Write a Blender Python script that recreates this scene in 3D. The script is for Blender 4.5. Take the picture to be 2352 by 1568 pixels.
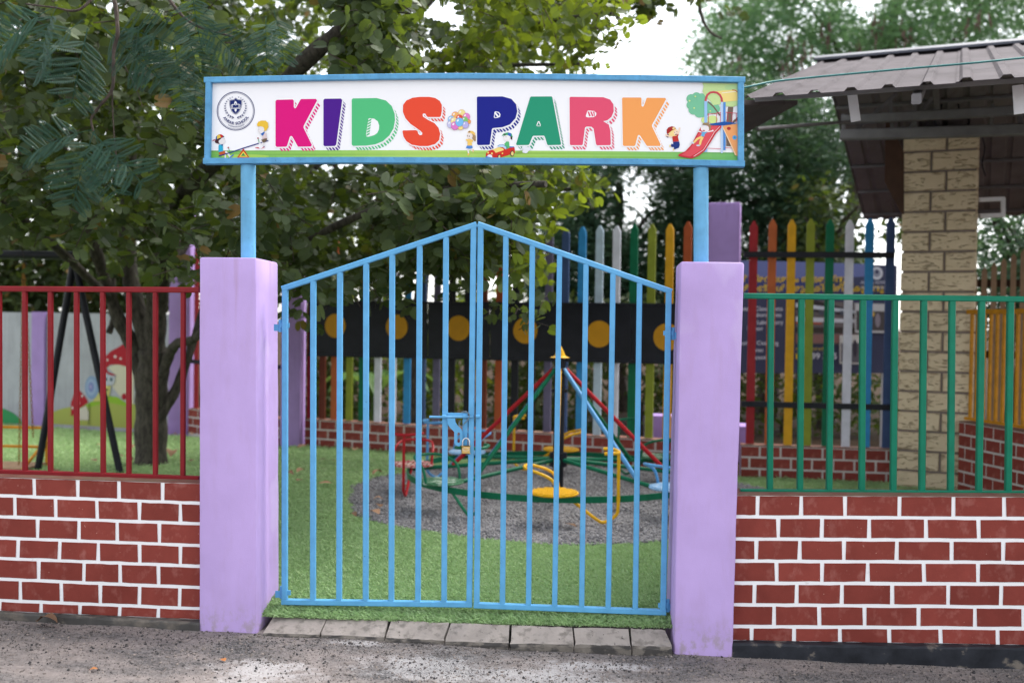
import bpy, bmesh, math, random
import numpy as np
from mathutils import Vector, Matrix

random.seed(7)
RNG = np.random.default_rng(11)
R = math.radians
scene = bpy.context.scene
for _o in list(bpy.data.objects):
    bpy.data.objects.remove(_o)

# ------------------------------------------------------------------ camera
CAM = np.array([0.0, 0.0, 1.6])
YAW, PITCH, ROLL = R(2.9), -44 / 2287.0, 0.0145
_f = np.array([-math.sin(YAW) * math.cos(PITCH), math.cos(YAW) * math.cos(PITCH), math.sin(PITCH)])
_r0 = np.array([math.cos(YAW), math.sin(YAW), 0.0])
_u0 = np.cross(_r0, _f)
_r = _r0 * math.cos(ROLL) + _u0 * math.sin(ROLL)
_u = _u0 * math.cos(ROLL) - _r0 * math.sin(ROLL)
cd = bpy.data.cameras.new('camera')
cd.sensor_width = 36.0
cd.lens = 35.0
cd.clip_start = 0.05
cd.clip_end = 2000.0
cd.dof.use_dof = True
cd.dof.focus_distance = 5.12
cd.dof.aperture_fstop = 1.45
cam = bpy.data.objects.new('camera', cd)
scene.collection.objects.link(cam)
cam.matrix_world = Matrix(((_r[0], _u[0], -_f[0], CAM[0]), (_r[1], _u[1], -_f[1], CAM[1]),
                           (_r[2], _u[2], -_f[2], CAM[2]), (0, 0, 0, 1)))
scene.camera = cam

# ------------------------------------------------------------------ light
SUN_EL, SUN_AZ = R(57), R(46)          # azimuth clockwise from +Y
world = bpy.data.worlds.new('World')
scene.world = world
world.use_nodes = True
_n = world.node_tree.nodes
_l = world.node_tree.links
_n.clear()
_sky = _n.new('ShaderNodeTexSky')
_sky.sky_type = 'NISHITA'
_sky.sun_disc = False
_sky.sun_elevation = SUN_EL
_sky.sun_rotation = SUN_AZ
_sky.air_density = 1.0
_sky.dust_density = 1.5
_sky.ozone_density = 1.0
_hs = _n.new('ShaderNodeHueSaturation')
_hs.inputs['Saturation'].default_value = 0.22
_bg = _n.new('ShaderNodeBackground')
_bg.inputs['Strength'].default_value = 0.11
_out = _n.new('ShaderNodeOutputWorld')
_l.new(_sky.outputs[0], _hs.inputs['Color'])
_l.new(_hs.outputs[0], _bg.inputs['Color'])
_l.new(_bg.outputs[0], _out.inputs['Surface'])
sl = bpy.data.lights.new('sun', 'SUN')
sl.energy = 1.5
sl.angle = R(40)
sl.color = (1.0, 0.96, 0.9)
sun = bpy.data.objects.new('sun', sl)
scene.collection.objects.link(sun)
_sd = Vector((math.sin(SUN_AZ) * math.cos(SUN_EL), math.cos(SUN_AZ) * math.cos(SUN_EL), math.sin(SUN_EL)))
sun.rotation_euler = _sd.to_track_quat('Z', 'Y').to_euler()
scene.view_settings.view_transform = 'Standard'
scene.view_settings.look = 'None'
scene.view_settings.gamma = 1.0
scene.view_settings.use_curve_mapping = False
scene.view_settings.exposure = 2.12
scene.render.engine = 'CYCLES'
scene.cycles.max_bounces = 6
scene.cycles.diffuse_bounces = 3
scene.cycles.transmission_bounces = 4
scene.cycles.transparent_max_bounces = 4
scene.cycles.use_denoising = True

# ------------------------------------------------------------------ survey helpers: a reading of the photograph -> a point on a known plane
FPX, PCX, PCY = 2287.0, 1176.0, 784.0
def ray(x, y): return _f + _r * ((x - PCX) / FPX) + _u * ((PCY - y) / FPX)
def aty(x, y, Y):
    d = ray(x, y); return Vector(CAM + d * (Y / d[1]))
def atz(x, y, Z):
    d = ray(x, y); return Vector(CAM + d * ((Z - CAM[2]) / d[2]))
def atv(x, y, A, B, off=0.0):
    """point on the vertical plane through plan points A and B, moved off towards the road"""
    d = ray(x, y); t = Vector((B[0] - A[0], B[1] - A[1])).normalized()
    n = Vector((t.y, -t.x))
    k = (n.x * (A[0] + n.x * off) + n.y * (A[1] + n.y * off)) / (n.x * d[0] + n.y * d[1])
    return Vector(CAM + d * k)
def proj(p):
    v = np.asarray(p, float) - CAM; z = v @ _f
    return PCX + FPX * (v @ _r) / z, PCY - FPX * (v @ _u) / z, z

# ------------------------------------------------------------------ materials
def lin(c):
    return tuple(((v / 255) / 12.92 if v / 255 <= 0.04045 else ((v / 255 + 0.055) / 1.055) ** 2.4) for v in c)
def nodes(name):
    m = bpy.data.materials.new(name); m.use_nodes = True
    return m, m.node_tree.nodes, m.node_tree.links, m.node_tree.nodes['Principled BSDF']
def _noise(n, l, co, scale, detail=5, rough=0.6):
    t = n.new('ShaderNodeTexNoise'); t.inputs['Scale'].default_value = scale
    t.inputs['Detail'].default_value = detail; t.inputs['Roughness'].default_value = rough
    l.new(co, t.inputs['Vector']); return t.outputs['Fac']
def _ramp(n, l, fac, a, b, ca=(0, 0, 0, 1), cb=(1, 1, 1, 1)):
    r = n.new('ShaderNodeValToRGB'); e = r.color_ramp.elements
    e[0].position, e[1].position = a, b; e[0].color, e[1].color = ca, cb
    l.new(fac, r.inputs['Fac']); return r.outputs['Color']
def _mix(n, l, fac, a, b):
    x = n.new('ShaderNodeMix'); x.data_type = 'RGBA'
    if isinstance(fac, float): x.inputs['Factor'].default_value = fac
    else: l.new(fac, x.inputs['Factor'])
    for s, v in (('A', a), ('B', b)):
        sock = [i for i in x.inputs if i.name == s and i.type == 'RGBA'][0]
        if isinstance(v, tuple): sock.default_value = v if len(v) == 4 else (*v, 1)
        else: l.new(v, sock)
    return [o for o in x.outputs if o.type == 'RGBA'][0]
def _bump(n, l, h, strength, dist, b, prev=None):
    x = n.new('ShaderNodeBump'); x.inputs['Strength'].default_value = strength; x.inputs['Distance'].default_value = dist
    l.new(h, x.inputs['Height'])
    if prev: l.new(prev, x.inputs['Normal'])
    if b: l.new(x.outputs[0], b.inputs['Normal'])
    return x.outputs[0]
def _coord(n, l, scale=None):
    c = n.new('ShaderNodeTexCoord').outputs['Object']
    if scale:
        m = n.new('ShaderNodeMapping'); m.inputs['Scale'].default_value = scale; l.new(c, m.inputs['Vector']); return m.outputs[0]
    return c
def paint(name, rgb, rough=0.5, var=0.16, scale=9.0, chip=None, chip_at=0.7, chip_scale=60.0, grain=0.15, gscale=120.0,
          stain=None, stain_scale=(3, 3, 0.5), stain_at=(0.55, 0.75), stain_amt=0.6, metal=0.0, spec=0.16, per_object=0.0):
    m, n, l, b = nodes(name)
    c = _coord(n, l)
    f = _noise(n, l, c, scale)
    d = tuple(v * (1 - var) for v in rgb); u = tuple(min(1, v * (1 + var)) for v in rgb)
    col = _ramp(n, l, f, 0.3, 0.7, (*d, 1), (*u, 1))
    if stain:
        s = _ramp(n, l, _noise(n, l, _coord(n, l, stain_scale), 4.0, 6), *stain_at)
        k = n.new('ShaderNodeMath'); k.operation = 'MULTIPLY'; k.inputs[1].default_value = stain_amt
        l.new(s, k.inputs[0]); col = _mix(n, l, k.outputs[0], col, stain)
    if chip:
        s = _ramp(n, l, _noise(n, l, c, chip_scale, 3, 0.7), chip_at, chip_at + 0.03)
        col = _mix(n, l, s, col, chip)
    if per_object:
        oi = n.new('ShaderNodeObjectInfo'); hv = n.new('ShaderNodeHueSaturation')
        mr = n.new('ShaderNodeMapRange'); mr.inputs['To Min'].default_value = 1 - per_object; mr.inputs['To Max'].default_value = 1 + per_object
        l.new(oi.outputs['Random'], mr.inputs['Value']); l.new(mr.outputs[0], hv.inputs['Value']); l.new(col, hv.inputs['Color']); col = hv.outputs[0]
    l.new(col, b.inputs['Base Color'])
    b.inputs['Roughness'].default_value = rough; b.inputs['Metallic'].default_value = metal
    b.inputs['Specular IOR Level'].default_value = spec
    if grain:
        p = _bump(n, l, _noise(n, l, c, gscale, 3), grain, 0.003, None)
        _bump(n, l, f, grain, 0.01, b, p)
    return m
M = {}
BLUE = (0.115, 0.36, 0.62)
M['gate_blue'] = paint('gate_blue', BLUE, 0.42, 0.1, 12, chip=(0.05, 0.1, 0.17), chip_at=0.69, chip_scale=75, grain=0.12)
M['sign_blue'] = paint('sign_blue', (0.10, 0.31, 0.53), 0.45, 0.16, 16, chip=(0.03, 0.1, 0.18), chip_at=0.66, chip_scale=95, grain=0.3, gscale=70)
M['pole_blue'] = paint('pole_blue', (0.13, 0.37, 0.58), 0.42, 0.14, 8, stain=(0.09, 0.24, 0.38), stain_scale=(8, 8, 0.8), stain_amt=0.5, chip=(0.06, 0.13, 0.2), chip_at=0.7)
M['bolt_blue'] = paint('bolt_blue', (0.13, 0.36, 0.6), 0.4, 0.12, 30, chip=(0.16, 0.1, 0.08), chip_at=0.62, chip_scale=40)
M['lilac'] = paint('lilac', (0.475, 0.345, 0.645), 0.72, 0.09, 2.2, stain=(0.40, 0.28, 0.44), stain_scale=(4, 4, 0.8), stain_at=(0.5, 0.75), stain_amt=0.3,
                   chip=(0.62, 0.5, 0.74), chip_at=0.72, chip_scale=18, grain=0.3, gscale=150, spec=0.08)
def drips(m):
    n, l = m.node_tree.nodes, m.node_tree.links; b = n['Principled BSDF']; src = b.inputs['Base Color'].links[0].from_socket
    st = _ramp(n, l, _noise(n, l, _coord(n, l, (14, 14, 0.6)), 1.0, 4), .56, .72)
    sp = n.new('ShaderNodeSeparateXYZ'); l.new(n.new('ShaderNodeTexCoord').outputs['Object'], sp.inputs[0])
    mr = n.new('ShaderNodeMapRange'); mr.inputs['From Min'].default_value = 1.35; mr.inputs['From Max'].default_value = 1.92; mr.inputs['To Max'].default_value = .5
    l.new(sp.outputs['Z'], mr.inputs['Value']); k = n.new('ShaderNodeMath'); k.operation = 'MULTIPLY'; l.new(st, k.inputs[0]); l.new(mr.outputs[0], k.inputs[1])
    top = _mix(n, l, k.outputs[0], src, (0.30, 0.17, 0.15))
    # mud splashed up from the road
    ms = _ramp(n, l, _noise(n, l, _coord(n, l, (9, 9, 6)), 2.0, 6, .7), .48, .62)
    m2 = n.new('ShaderNodeMapRange'); m2.inputs['From Min'].default_value = .16; m2.inputs['From Max'].default_value = .0; m2.inputs['To Max'].default_value = .7
    l.new(sp.outputs['Z'], m2.inputs['Value']); k2 = n.new('ShaderNodeMath'); k2.operation = 'MULTIPLY'; l.new(ms, k2.inputs[0]); l.new(m2.outputs[0], k2.inputs[1])
    # paler patches where the paint was touched up
    pp = _ramp(n, l, _noise(n, l, _coord(n, l, (1.6, 1.6, 1.1)), 1.7, 3, .5), .56, .6, cb=(.4, .4, .4, 1))
    l.new(_mix(n, l, k2.outputs[0], _mix(n, l, pp, top, (0.56, 0.45, 0.70)), (0.33, 0.27, 0.27)), b.inputs['Base Color'])
drips(M['lilac'])
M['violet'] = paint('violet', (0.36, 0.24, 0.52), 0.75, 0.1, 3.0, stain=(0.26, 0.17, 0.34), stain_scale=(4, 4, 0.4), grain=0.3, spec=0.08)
M['brick'] = paint('brick', (0.215, 0.046, 0.036), 0.62, 0.14, 5.0, stain=(0.34, 0.13, 0.11), stain_scale=(4, 4, 3), stain_at=(0.54, 0.74), stain_amt=0.7,
                   chip=(0.4, 0.2, 0.17), chip_at=0.72, chip_scale=38, grain=0.35, gscale=45, spec=0.06, per_object=0.13)
M['mortar'] = paint('mortar', (0.83, 0.83, 0.845), 0.7, 0.03, 6, stain=(0.42, 0.4, 0.34), stain_scale=(2.5, 2.5, 2.5), stain_at=(0.66, 0.78), stain_amt=0.6, grain=0.35, gscale=60)
M['old_mortar'] = paint('old_mortar', (0.52, 0.48, 0.46), 0.75, 0.1, 5, grain=0.3)
M['tar'] = paint('tar', (0.022, 0.024, 0.03), 0.6, 0.4, 8, stain=(0.2, 0.17, 0.14), stain_scale=(2, 2, 3), stain_at=(0.6, 0.68), stain_amt=0.8, grain=0.5, gscale=35)
M['old_tar'] = paint('old_tar', (0.07, 0.066, 0.062), 0.8, 0.4, 5, stain=(0.2, 0.17, 0.14), stain_scale=(2, 2, 3), stain_at=(0.5, 0.68), stain_amt=0.8, grain=0.6, gscale=35)
M['wall_cap'] = paint('wall_cap', (0.20, 0.085, 0.065), 0.8, 0.25, 8, stain=(0.12, 0.11, 0.07), stain_scale=(2, 2, 2), stain_at=(0.45, 0.6), grain=0.5)
M['red_paint'] = paint('red_paint', (0.20, 0.012, 0.017), 0.4, 0.12, 10, chip=(0.35, 0.15, 0.12), chip_at=0.74, grain=0.12)
M['green_paint'] = paint('green_paint', (0.006, 0.155, 0.09), 0.36, 0.12, 10, chip=(0.1, 0.3, 0.22), chip_at=0.75, grain=0.12)
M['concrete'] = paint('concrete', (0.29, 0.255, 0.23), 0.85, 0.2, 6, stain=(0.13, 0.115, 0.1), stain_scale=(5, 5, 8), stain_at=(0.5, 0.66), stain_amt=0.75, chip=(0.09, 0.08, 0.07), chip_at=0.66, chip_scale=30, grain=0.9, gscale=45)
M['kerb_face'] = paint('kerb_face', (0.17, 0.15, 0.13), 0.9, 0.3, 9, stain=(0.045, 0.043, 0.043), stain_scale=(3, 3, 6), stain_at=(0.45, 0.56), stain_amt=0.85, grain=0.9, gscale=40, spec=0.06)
M['black_paint'] = paint('black_paint', (0.012, 0.013, 0.018), 0.42, 0.3, 6, grain=0.1)
M['amber'] = paint('amber', (0.50, 0.235, 0.012), 0.55, 0.1, 8, grain=0.1)
M['chrome'] = paint('chrome', (0.7, 0.68, 0.66), 0.22, 0.05, 10, metal=1.0, grain=0.05)
M['brass'] = paint('brass', (0.62, 0.42, 0.15), 0.36, 0.08, 30, metal=0.75, grain=0.08, chip=(0.3, 0.18, 0.06), chip_at=0.72)
M['dark_steel'] = paint('dark_steel', (0.18, 0.24, 0.28), 0.45, 0.3, 40, metal=0.5, chip=(0.2, 0.1, 0.06), chip_at=0.6)
M['panel_white'] = paint('panel_white', (0.84, 0.84, 0.86), 0.33, 0.015, 1.2, stain=(0.70, 0.69, 0.69), stain_scale=(6, 6, 0.6), stain_at=(0.6, 0.9), stain_amt=0.3, grain=0.0)
M['roof_underside_bounce'] = paint('roof_underside_bounce', (0.17, 0.155, 0.155), 0.75, 0.16, 2.2, stain=(0.09, 0.07, 0.06), stain_scale=(3, 1, 1), stain_amt=0.5, spec=0.06)  # lighter copy of the roof colour, with light bounced off the ground painted in
M['roof'] = paint('roof', (0.088, 0.077, 0.083), 0.8, 0.16, 2.2, stain=(0.036, 0.029, 0.027), stain_scale=(3, 1, 1), stain_amt=0.5, chip=(0.02, 0.017, 0.017), chip_at=0.70, chip_scale=22, grain=0.1, spec=0.05)
M['steel_grey'] = paint('steel_grey', (0.16, 0.155, 0.16), 0.5, 0.2, 6, grain=0.1)
M['steel_white'] = paint('steel_white', (0.6, 0.6, 0.62), 0.5, 0.1, 6, grain=0.1)
M['ridge'] = paint('ridge', (0.085, 0.09, 0.11), 0.6, 0.15, 4, grain=0.1)
M['rib_stain'] = paint('rib_stain', (0.45, 0.22, 0.02), 0.6, 0.15, 20)
M['yellow_tube'] = paint('yellow_tube', (0.66, 0.36, 0.012), 0.38, 0.1, 14, chip=(0.75, 0.62, 0.35), chip_at=0.7, grain=0.1)
M['red_tube'] = paint('red_tube', (0.36, 0.014, 0.02), 0.36, 0.12, 14, chip=(0.5, 0.2, 0.18), chip_at=0.72, grain=0.1)
M['green_tube'] = paint('green_tube', (0.006, 0.12, 0.06), 0.34, 0.14, 14, chip=(0.12, 0.3, 0.2), chip_at=0.72, grain=0.1)
M['blue_tube'] = paint('blue_tube', (0.10, 0.30, 0.58), 0.36, 0.12, 14, chip=(0.35, 0.5, 0.65), chip_at=0.72, grain=0.1)
M['worn_red'] = paint('worn_red', (0.34, 0.045, 0.045), 0.5, 0.2, 9, stain=(0.6, 0.45, 0.42), stain_scale=(6, 6, 6), stain_at=(0.45, 0.55), stain_amt=0.8)
M['worn_green'] = paint('worn_green', (0.06, 0.17, 0.09), 0.5, 0.2, 9, stain=(0.4, 0.48, 0.4), stain_scale=(3, 3, 3), stain_at=(0.5, 0.58), stain_amt=0.8)
M['worn_blue'] = paint('worn_blue', (0.22, 0.4, 0.62), 0.5, 0.2, 9, stain=(0.5, 0.6, 0.68), stain_scale=(6, 6, 6), stain_at=(0.5, 0.6), stain_amt=0.6)
M['tan_wood'] = paint('tan_wood', (0.30, 0.20, 0.125), 0.7, 0.2, 9, grain=0.3)
M['brown_wood'] = paint('brown_wood', (0.06, 0.033, 0.022), 0.7, 0.2, 9, grain=0.3)
M['rail_yellow'] = paint('rail_yellow', (0.50, 0.215, 0.012), 0.45, 0.2, 14, chip=(0.3, 0.15, 0.03), chip_at=0.6, grain=0.2)
M['teal'] = paint('teal', (0.02, 0.14, 0.14), 0.5, 0.1)
M['rust_chain'] = paint('rust_chain', (0.25, 0.12, 0.02), 0.6, 0.4, 40)
M['wall_grey'] = paint('wall_grey', (0.37, 0.38, 0.41), 0.8, 0.16, 2.0, stain=(0.2, 0.2, 0.21), stain_scale=(7, 7, 0.5), stain_at=(0.5, 0.8), stain_amt=0.6, grain=0.3)
M['soil'] = paint('soil', (0.035, 0.022, 0.014), 0.95, 0.45, 2.0, stain=(0.025, 0.03, 0.012), stain_scale=(1, 1, 1), grain=0.8, spec=0.03, gscale=20)
M['dry_leaf'] = paint('dry_leaf', (0.26, 0.15, 0.09), 0.7, 0.3, 25, per_object=0.45, grain=0.2)
M['orange_leaf'] = paint('orange_leaf', (0.42, 0.17, 0.06), 0.6, 0.25, 25, grain=0.2)
M['stone'] = None

def bark(name, a, b_):
    m, n, l, b = nodes(name); c = _coord(n, l, (1, 1, 0.35))
    f = _noise(n, l, c, 26, 6, 0.7)
    l.new(_ramp(n, l, f, 0.35, 0.68, (*a, 1), (*b_, 1)), b.inputs['Base Color'])
    b.inputs['Roughness'].default_value = 0.9
    _bump(n, l, f, 0.9, 0.03, b); return m
M['bark'] = bark('bark', (0.016, 0.012, 0.009), (0.10, 0.088, 0.066))
M['dark_bark'] = bark('dark_bark', (0.022, 0.016, 0.012), (0.085, 0.06, 0.045))
M['twig'] = bark('twig', (0.05, 0.04, 0.02), (0.13, 0.1, 0.06))

def leafmat(name, lo, hi, trans, rough=0.45, transw=0.35, brown=0.0, spec=0.12):
    """lo/hi: leaf colours picked per leaf by the tint attribute, or per object"""
    m, n, l, b = nodes(name)
    at = n.new('ShaderNodeAttribute'); at.attribute_name = 'tint'
    oi = n.new('ShaderNodeObjectInfo')
    ad = n.new('ShaderNodeMath'); ad.operation = 'ADD'; l.new(at.outputs['Fac'], ad.inputs[0]); l.new(oi.outputs['Random'], ad.inputs[1])
    fr = n.new('ShaderNodeMath'); fr.operation = 'FRACT'; l.new(ad.outputs[0], fr.inputs[0])
    r = n.new('ShaderNodeValToRGB'); e = r.color_ramp.elements
    e[0].color = (*lo, 1); e[1].color = (*hi, 1)
    if brown:
        e[1].position = 1 - brown - 0.01
        x = e.new(1 - brown); x.color = (0.16, 0.09, 0.03, 1)
    l.new(fr.outputs[0], r.inputs['Fac'])
    f = _noise(n, l, _coord(n, l), 35, 3)
    hv = n.new('ShaderNodeHueSaturation'); mr = n.new('ShaderNodeMapRange')
    mr.inputs['To Min'].default_value = 0.7; mr.inputs['To Max'].default_value = 1.3
    l.new(f, mr.inputs['Value']); l.new(mr.outputs[0], hv.inputs['Value']); l.new(r.outputs['Color'], hv.inputs['Color'])
    l.new(hv.outputs[0], b.inputs['Base Color'])
    b.inputs['Roughness'].default_value = rough; b.inputs['Specular IOR Level'].default_value = spec
    t = n.new('ShaderNodeBsdfTranslucent'); t.inputs['Color'].default_value = (*trans, 1)
    mx = n.new('ShaderNodeMixShader'); mx.inputs[0].default_value = transw
    out = n['Material Output']
    l.new(b.outputs[0], mx.inputs[1]); l.new(t.outputs[0], mx.inputs[2]); l.new(mx.outputs[0], out.inputs['Surface'])
    return m
M['leaf'] = leafmat('orchid_leaf', (0.012, 0.027, 0.008), (0.094, 0.126, 0.062), (0.16, 0.225, 0.018), 0.45, 0.30, brown=0.02, spec=0.16)
M['leaf_young'] = leafmat('young_leaf', (0.028, 0.056, 0.010), (0.10, 0.145, 0.035), (0.24, 0.31, 0.02), 0.45, 0.40, brown=0.01, spec=0.16)
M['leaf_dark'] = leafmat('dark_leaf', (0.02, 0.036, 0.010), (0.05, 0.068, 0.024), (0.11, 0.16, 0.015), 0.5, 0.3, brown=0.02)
M['leaf_fern'] = leafmat('fern_leaf', (0.016, 0.045, 0.030), (0.028, 0.068, 0.045), (0.03, 0.08, 0.03), 0.5, 0.15, spec=0.1)
M['leaf_rain'] = leafmat('rain_leaf', (0.05, 0.115, 0.06), (0.10, 0.195, 0.10), (0.20, 0.36, 0.14), 0.55, 0.45)
M['leaf_far'] = leafmat('far_leaf', (0.02, 0.05, 0.03), (0.05, 0.09, 0.052), (0.10, 0.19, 0.07), 0.55, 0.3)
M['leaf_banana'] = leafmat('banana_leaf', (0.06, 0.13, 0.03), (0.08, 0.16, 0.045), (0.16, 0.26, 0.05), 0.5, 0.35)
M['pod'] = paint('pod', (0.14, 0.09, 0.075), 0.8, 0.3, 20)
M['turf_blade'] = leafmat('turf_blade', (0.27, 0.425, 0.175), (0.40, 0.535, 0.285), (0.38, 0.56, 0.25), 0.6, 0.3, spec=0.12)

def turfmat():
    m, n, l, b = nodes('turf'); c = _coord(n, l)
    f = _noise(n, l, c, 3, 5); g = _noise(n, l, c, 160, 2)
    a = _ramp(n, l, g, 0.3, 0.75, (0.14, 0.23, 0.08, 1), (0.30, 0.40, 0.17, 1))
    l.new(_mix(n, l, _ramp(n, l, f, 0.35, 0.7), a, (0.17, 0.26, 0.08, 1)), b.inputs['Base Color'])
    b.inputs['Roughness'].default_value = 0.8; _bump(n, l, g, 0.8, 0.02, b); return m
M['turf'] = turfmat()
def gravelmat():
    m, n, l, b = nodes('gravel'); c = _coord(n, l)
    v = n.new('ShaderNodeTexVoronoi'); v.inputs['Scale'].default_value = 55; l.new(c, v.inputs['Vector'])
    hs = n.new('ShaderNodeSeparateColor'); l.new(v.outputs['Color'], hs.inputs[0])
    a = _ramp(n, l, hs.outputs[0], 0.0, 1.0, (0.09, 0.088, 0.095, 1), (0.30, 0.29, 0.30, 1))
    l.new(_mix(n, l, _ramp(n, l, _noise(n, l, c, 2.0), 0.4, 0.7), a, (0.16, 0.155, 0.16, 1)), b.inputs['Base Color'])
    b.inputs['Roughness'].default_value = 0.9
    _bump(n, l, v.outputs['Distance'], 1.0, 0.02, b); return m
M['gravel'] = gravelmat()
def roadmat():
    m, n, l, b = nodes('road'); c = _coord(n, l)
    v = n.new('ShaderNodeTexVoronoi'); v.inputs['Scale'].default_value = 85; l.new(c, v.inputs['Vector'])
    sc = n.new('ShaderNodeSeparateColor'); l.new(v.outputs['Color'], sc.inputs[0])
    asp = _ramp(n, l, sc.outputs[0], 0.0, 1.0, (0.04, 0.038, 0.039, 1), (0.175, 0.163, 0.16, 1))
    dustc = _ramp(n, l, _noise(n, l, c, 40, 4), 0.3, 0.7, (0.165, 0.138, 0.126, 1), (0.275, 0.238, 0.222, 1))
    # dust lies in broad drifts over the worn asphalt
    dm = _ramp(n, l, _noise(n, l, _coord(n, l, (0.8, 1.5, 1)), 1.5, 9, 0.66), 0.40, 0.56)
    col = _mix(n, l, dm, asp, dustc)
    # pale cement spills in the middle of the road
    sp = n.new('ShaderNodeTexCoord'); sep = n.new('ShaderNodeSeparateXYZ'); l.new(sp.outputs['Object'], sep.inputs[0])
    def spot(cx, cy, rx, ry):
        a1 = n.new('ShaderNodeVectorMath'); a1.operation = 'SUBTRACT'; a1.inputs[1].default_value = (cx, cy, 0); l.new(sp.outputs['Object'], a1.inputs[0])
        a2 = n.new('ShaderNodeVectorMath'); a2.operation = 'MULTIPLY'; a2.inputs[1].default_value = (1 / rx, 1 / ry, 0); l.new(a1.outputs[0], a2.inputs[0])
        a3 = n.new('ShaderNodeVectorMath'); a3.operation = 'LENGTH'; l.new(a2.outputs[0], a3.inputs[0])
        mr = n.new('ShaderNodeMapRange'); mr.inputs['From Min'].default_value = 1.25; mr.inputs['From Max'].default_value = 0.0
        l.new(a3.outputs['Value'], mr.inputs['Value']); return mr.outputs[0]
    acc = None
    for s in SPILLS:
        o = spot(*s)
        if acc is None: acc = o
        else:
            k = n.new('ShaderNodeMath'); k.operation = 'MAXIMUM'; l.new(acc, k.inputs[0]); l.new(o, k.inputs[1]); acc = k.outputs[0]
    nn = n.new('ShaderNodeMath'); nn.operation = 'MULTIPLY_ADD'; nn.inputs[1].default_value = 2.6; nn.inputs[2].default_value = -1.3
    l.new(_noise(n, l, _coord(n, l, (1, 1.3, 1)), 9.0, 10, 0.8), nn.inputs[0])
    ad = n.new('ShaderNodeMath'); ad.operation = 'ADD'; l.new(acc, ad.inputs[0]); l.new(nn.outputs[0], ad.inputs[1])
    sm = _ramp(n, l, ad.outputs[0], 0.30, 0.70, cb=(.85, .85, .85, 1))
    pale = _ramp(n, l, _noise(n, l, c, 60, 4), 0.3, 0.7, (0.31, 0.29, 0.285, 1), (0.46, 0.44, 0.435, 1))
    col = _mix(n, l, sm, col, pale)
    l.new(col, b.inputs['Base Color']); b.inputs['Roughness'].default_value = 0.92
    h = n.new('ShaderNodeMath'); h.operation = 'MULTIPLY'; inv = n.new('ShaderNodeMath'); inv.operation = 'SUBTRACT'; inv.inputs[0].default_value = 1.15
    l.new(dm, inv.inputs[1]); l.new(v.outputs['Distance'], h.inputs[0]); l.new(inv.outputs[0], h.inputs[1])
    p = _bump(n, l, h.outputs[0], 1.0, 0.012, None)
    _bump(n, l, _noise(n, l, c, 120, 3), 0.5, 0.004, b, p); return m
_sp = lambda x, y, rx, ry: (*atz(x, y, -0.03).xy, rx, ry)
SPILLS = [_sp(600, 1550, 0.30, 0.22), _sp(990, 1530, 0.46, 0.24), _sp(830, 1480, 0.16, 0.06), _sp(1260, 1545, 0.42, 0.16), _sp(1380, 1520, 0.4, 0.10)]
M['road'] = roadmat()
def stoneblock():
    m, n, l, b = nodes('stone_block'); c = _coord(n, l)
    f = _noise(n, l, c, 6, 4)
    w = n.new('ShaderNodeTexNoise'); w.inputs['Scale'].default_value = 2.6; w.inputs['Detail'].default_value = 1; w.inputs['Distortion'].default_value = 1.8
    oi = n.new('ShaderNodeObjectInfo')
    mp = n.new('ShaderNodeMapping'); mp.inputs['Scale'].default_value = (3.2, 1, 14); mp.inputs['Rotation'].default_value = (0, R(-22), 0)
    cx = n.new('ShaderNodeCombineXYZ'); k = n.new('ShaderNodeMath'); k.operation = 'MULTIPLY'; k.inputs[1].default_value = 40
    l.new(oi.outputs['Random'], k.inputs[0]); l.new(k.outputs[0], cx.inputs[1]); l.new(c, mp.inputs['Vector']); l.new(cx.outputs[0], mp.inputs['Location'])
    l.new(mp.outputs[0], w.inputs['Vector'])
    groove = _ramp(n, l, w.outputs['Fac'], 0.33, 0.40)
    base = _ramp(n, l, f, 0.3, 0.7, (0.57, 0.455, 0.30, 1), (0.65, 0.53, 0.365, 1))
    l.new(_mix(n, l, groove, (0.39, 0.295, 0.185, 1), base), b.inputs['Base Color'])
    b.inputs['Roughness'].default_value = 0.75
    _bump(n, l, groove, 0.9, 0.02, b); return m
M['stone_block'] = stoneblock()
M['stone_joint'] = paint('stone_joint', (0.20, 0.165, 0.15), 0.9, 0.2, 8)
M['stone_grime'] = paint('stone_grime', (0.13, 0.085, 0.05), 0.9, 0.4, 6, grain=0.5)
def printmat():
    m, n, l, b = nodes('flat_print'); a = n.new('ShaderNodeAttribute'); a.attribute_name = 'Col'
    l.new(a.outputs['Color'], b.inputs['Base Color']); b.inputs['Roughness'].default_value = 0.4; b.inputs['Specular IOR Level'].default_value = 0.1; return m
M['print'] = printmat()

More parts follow.
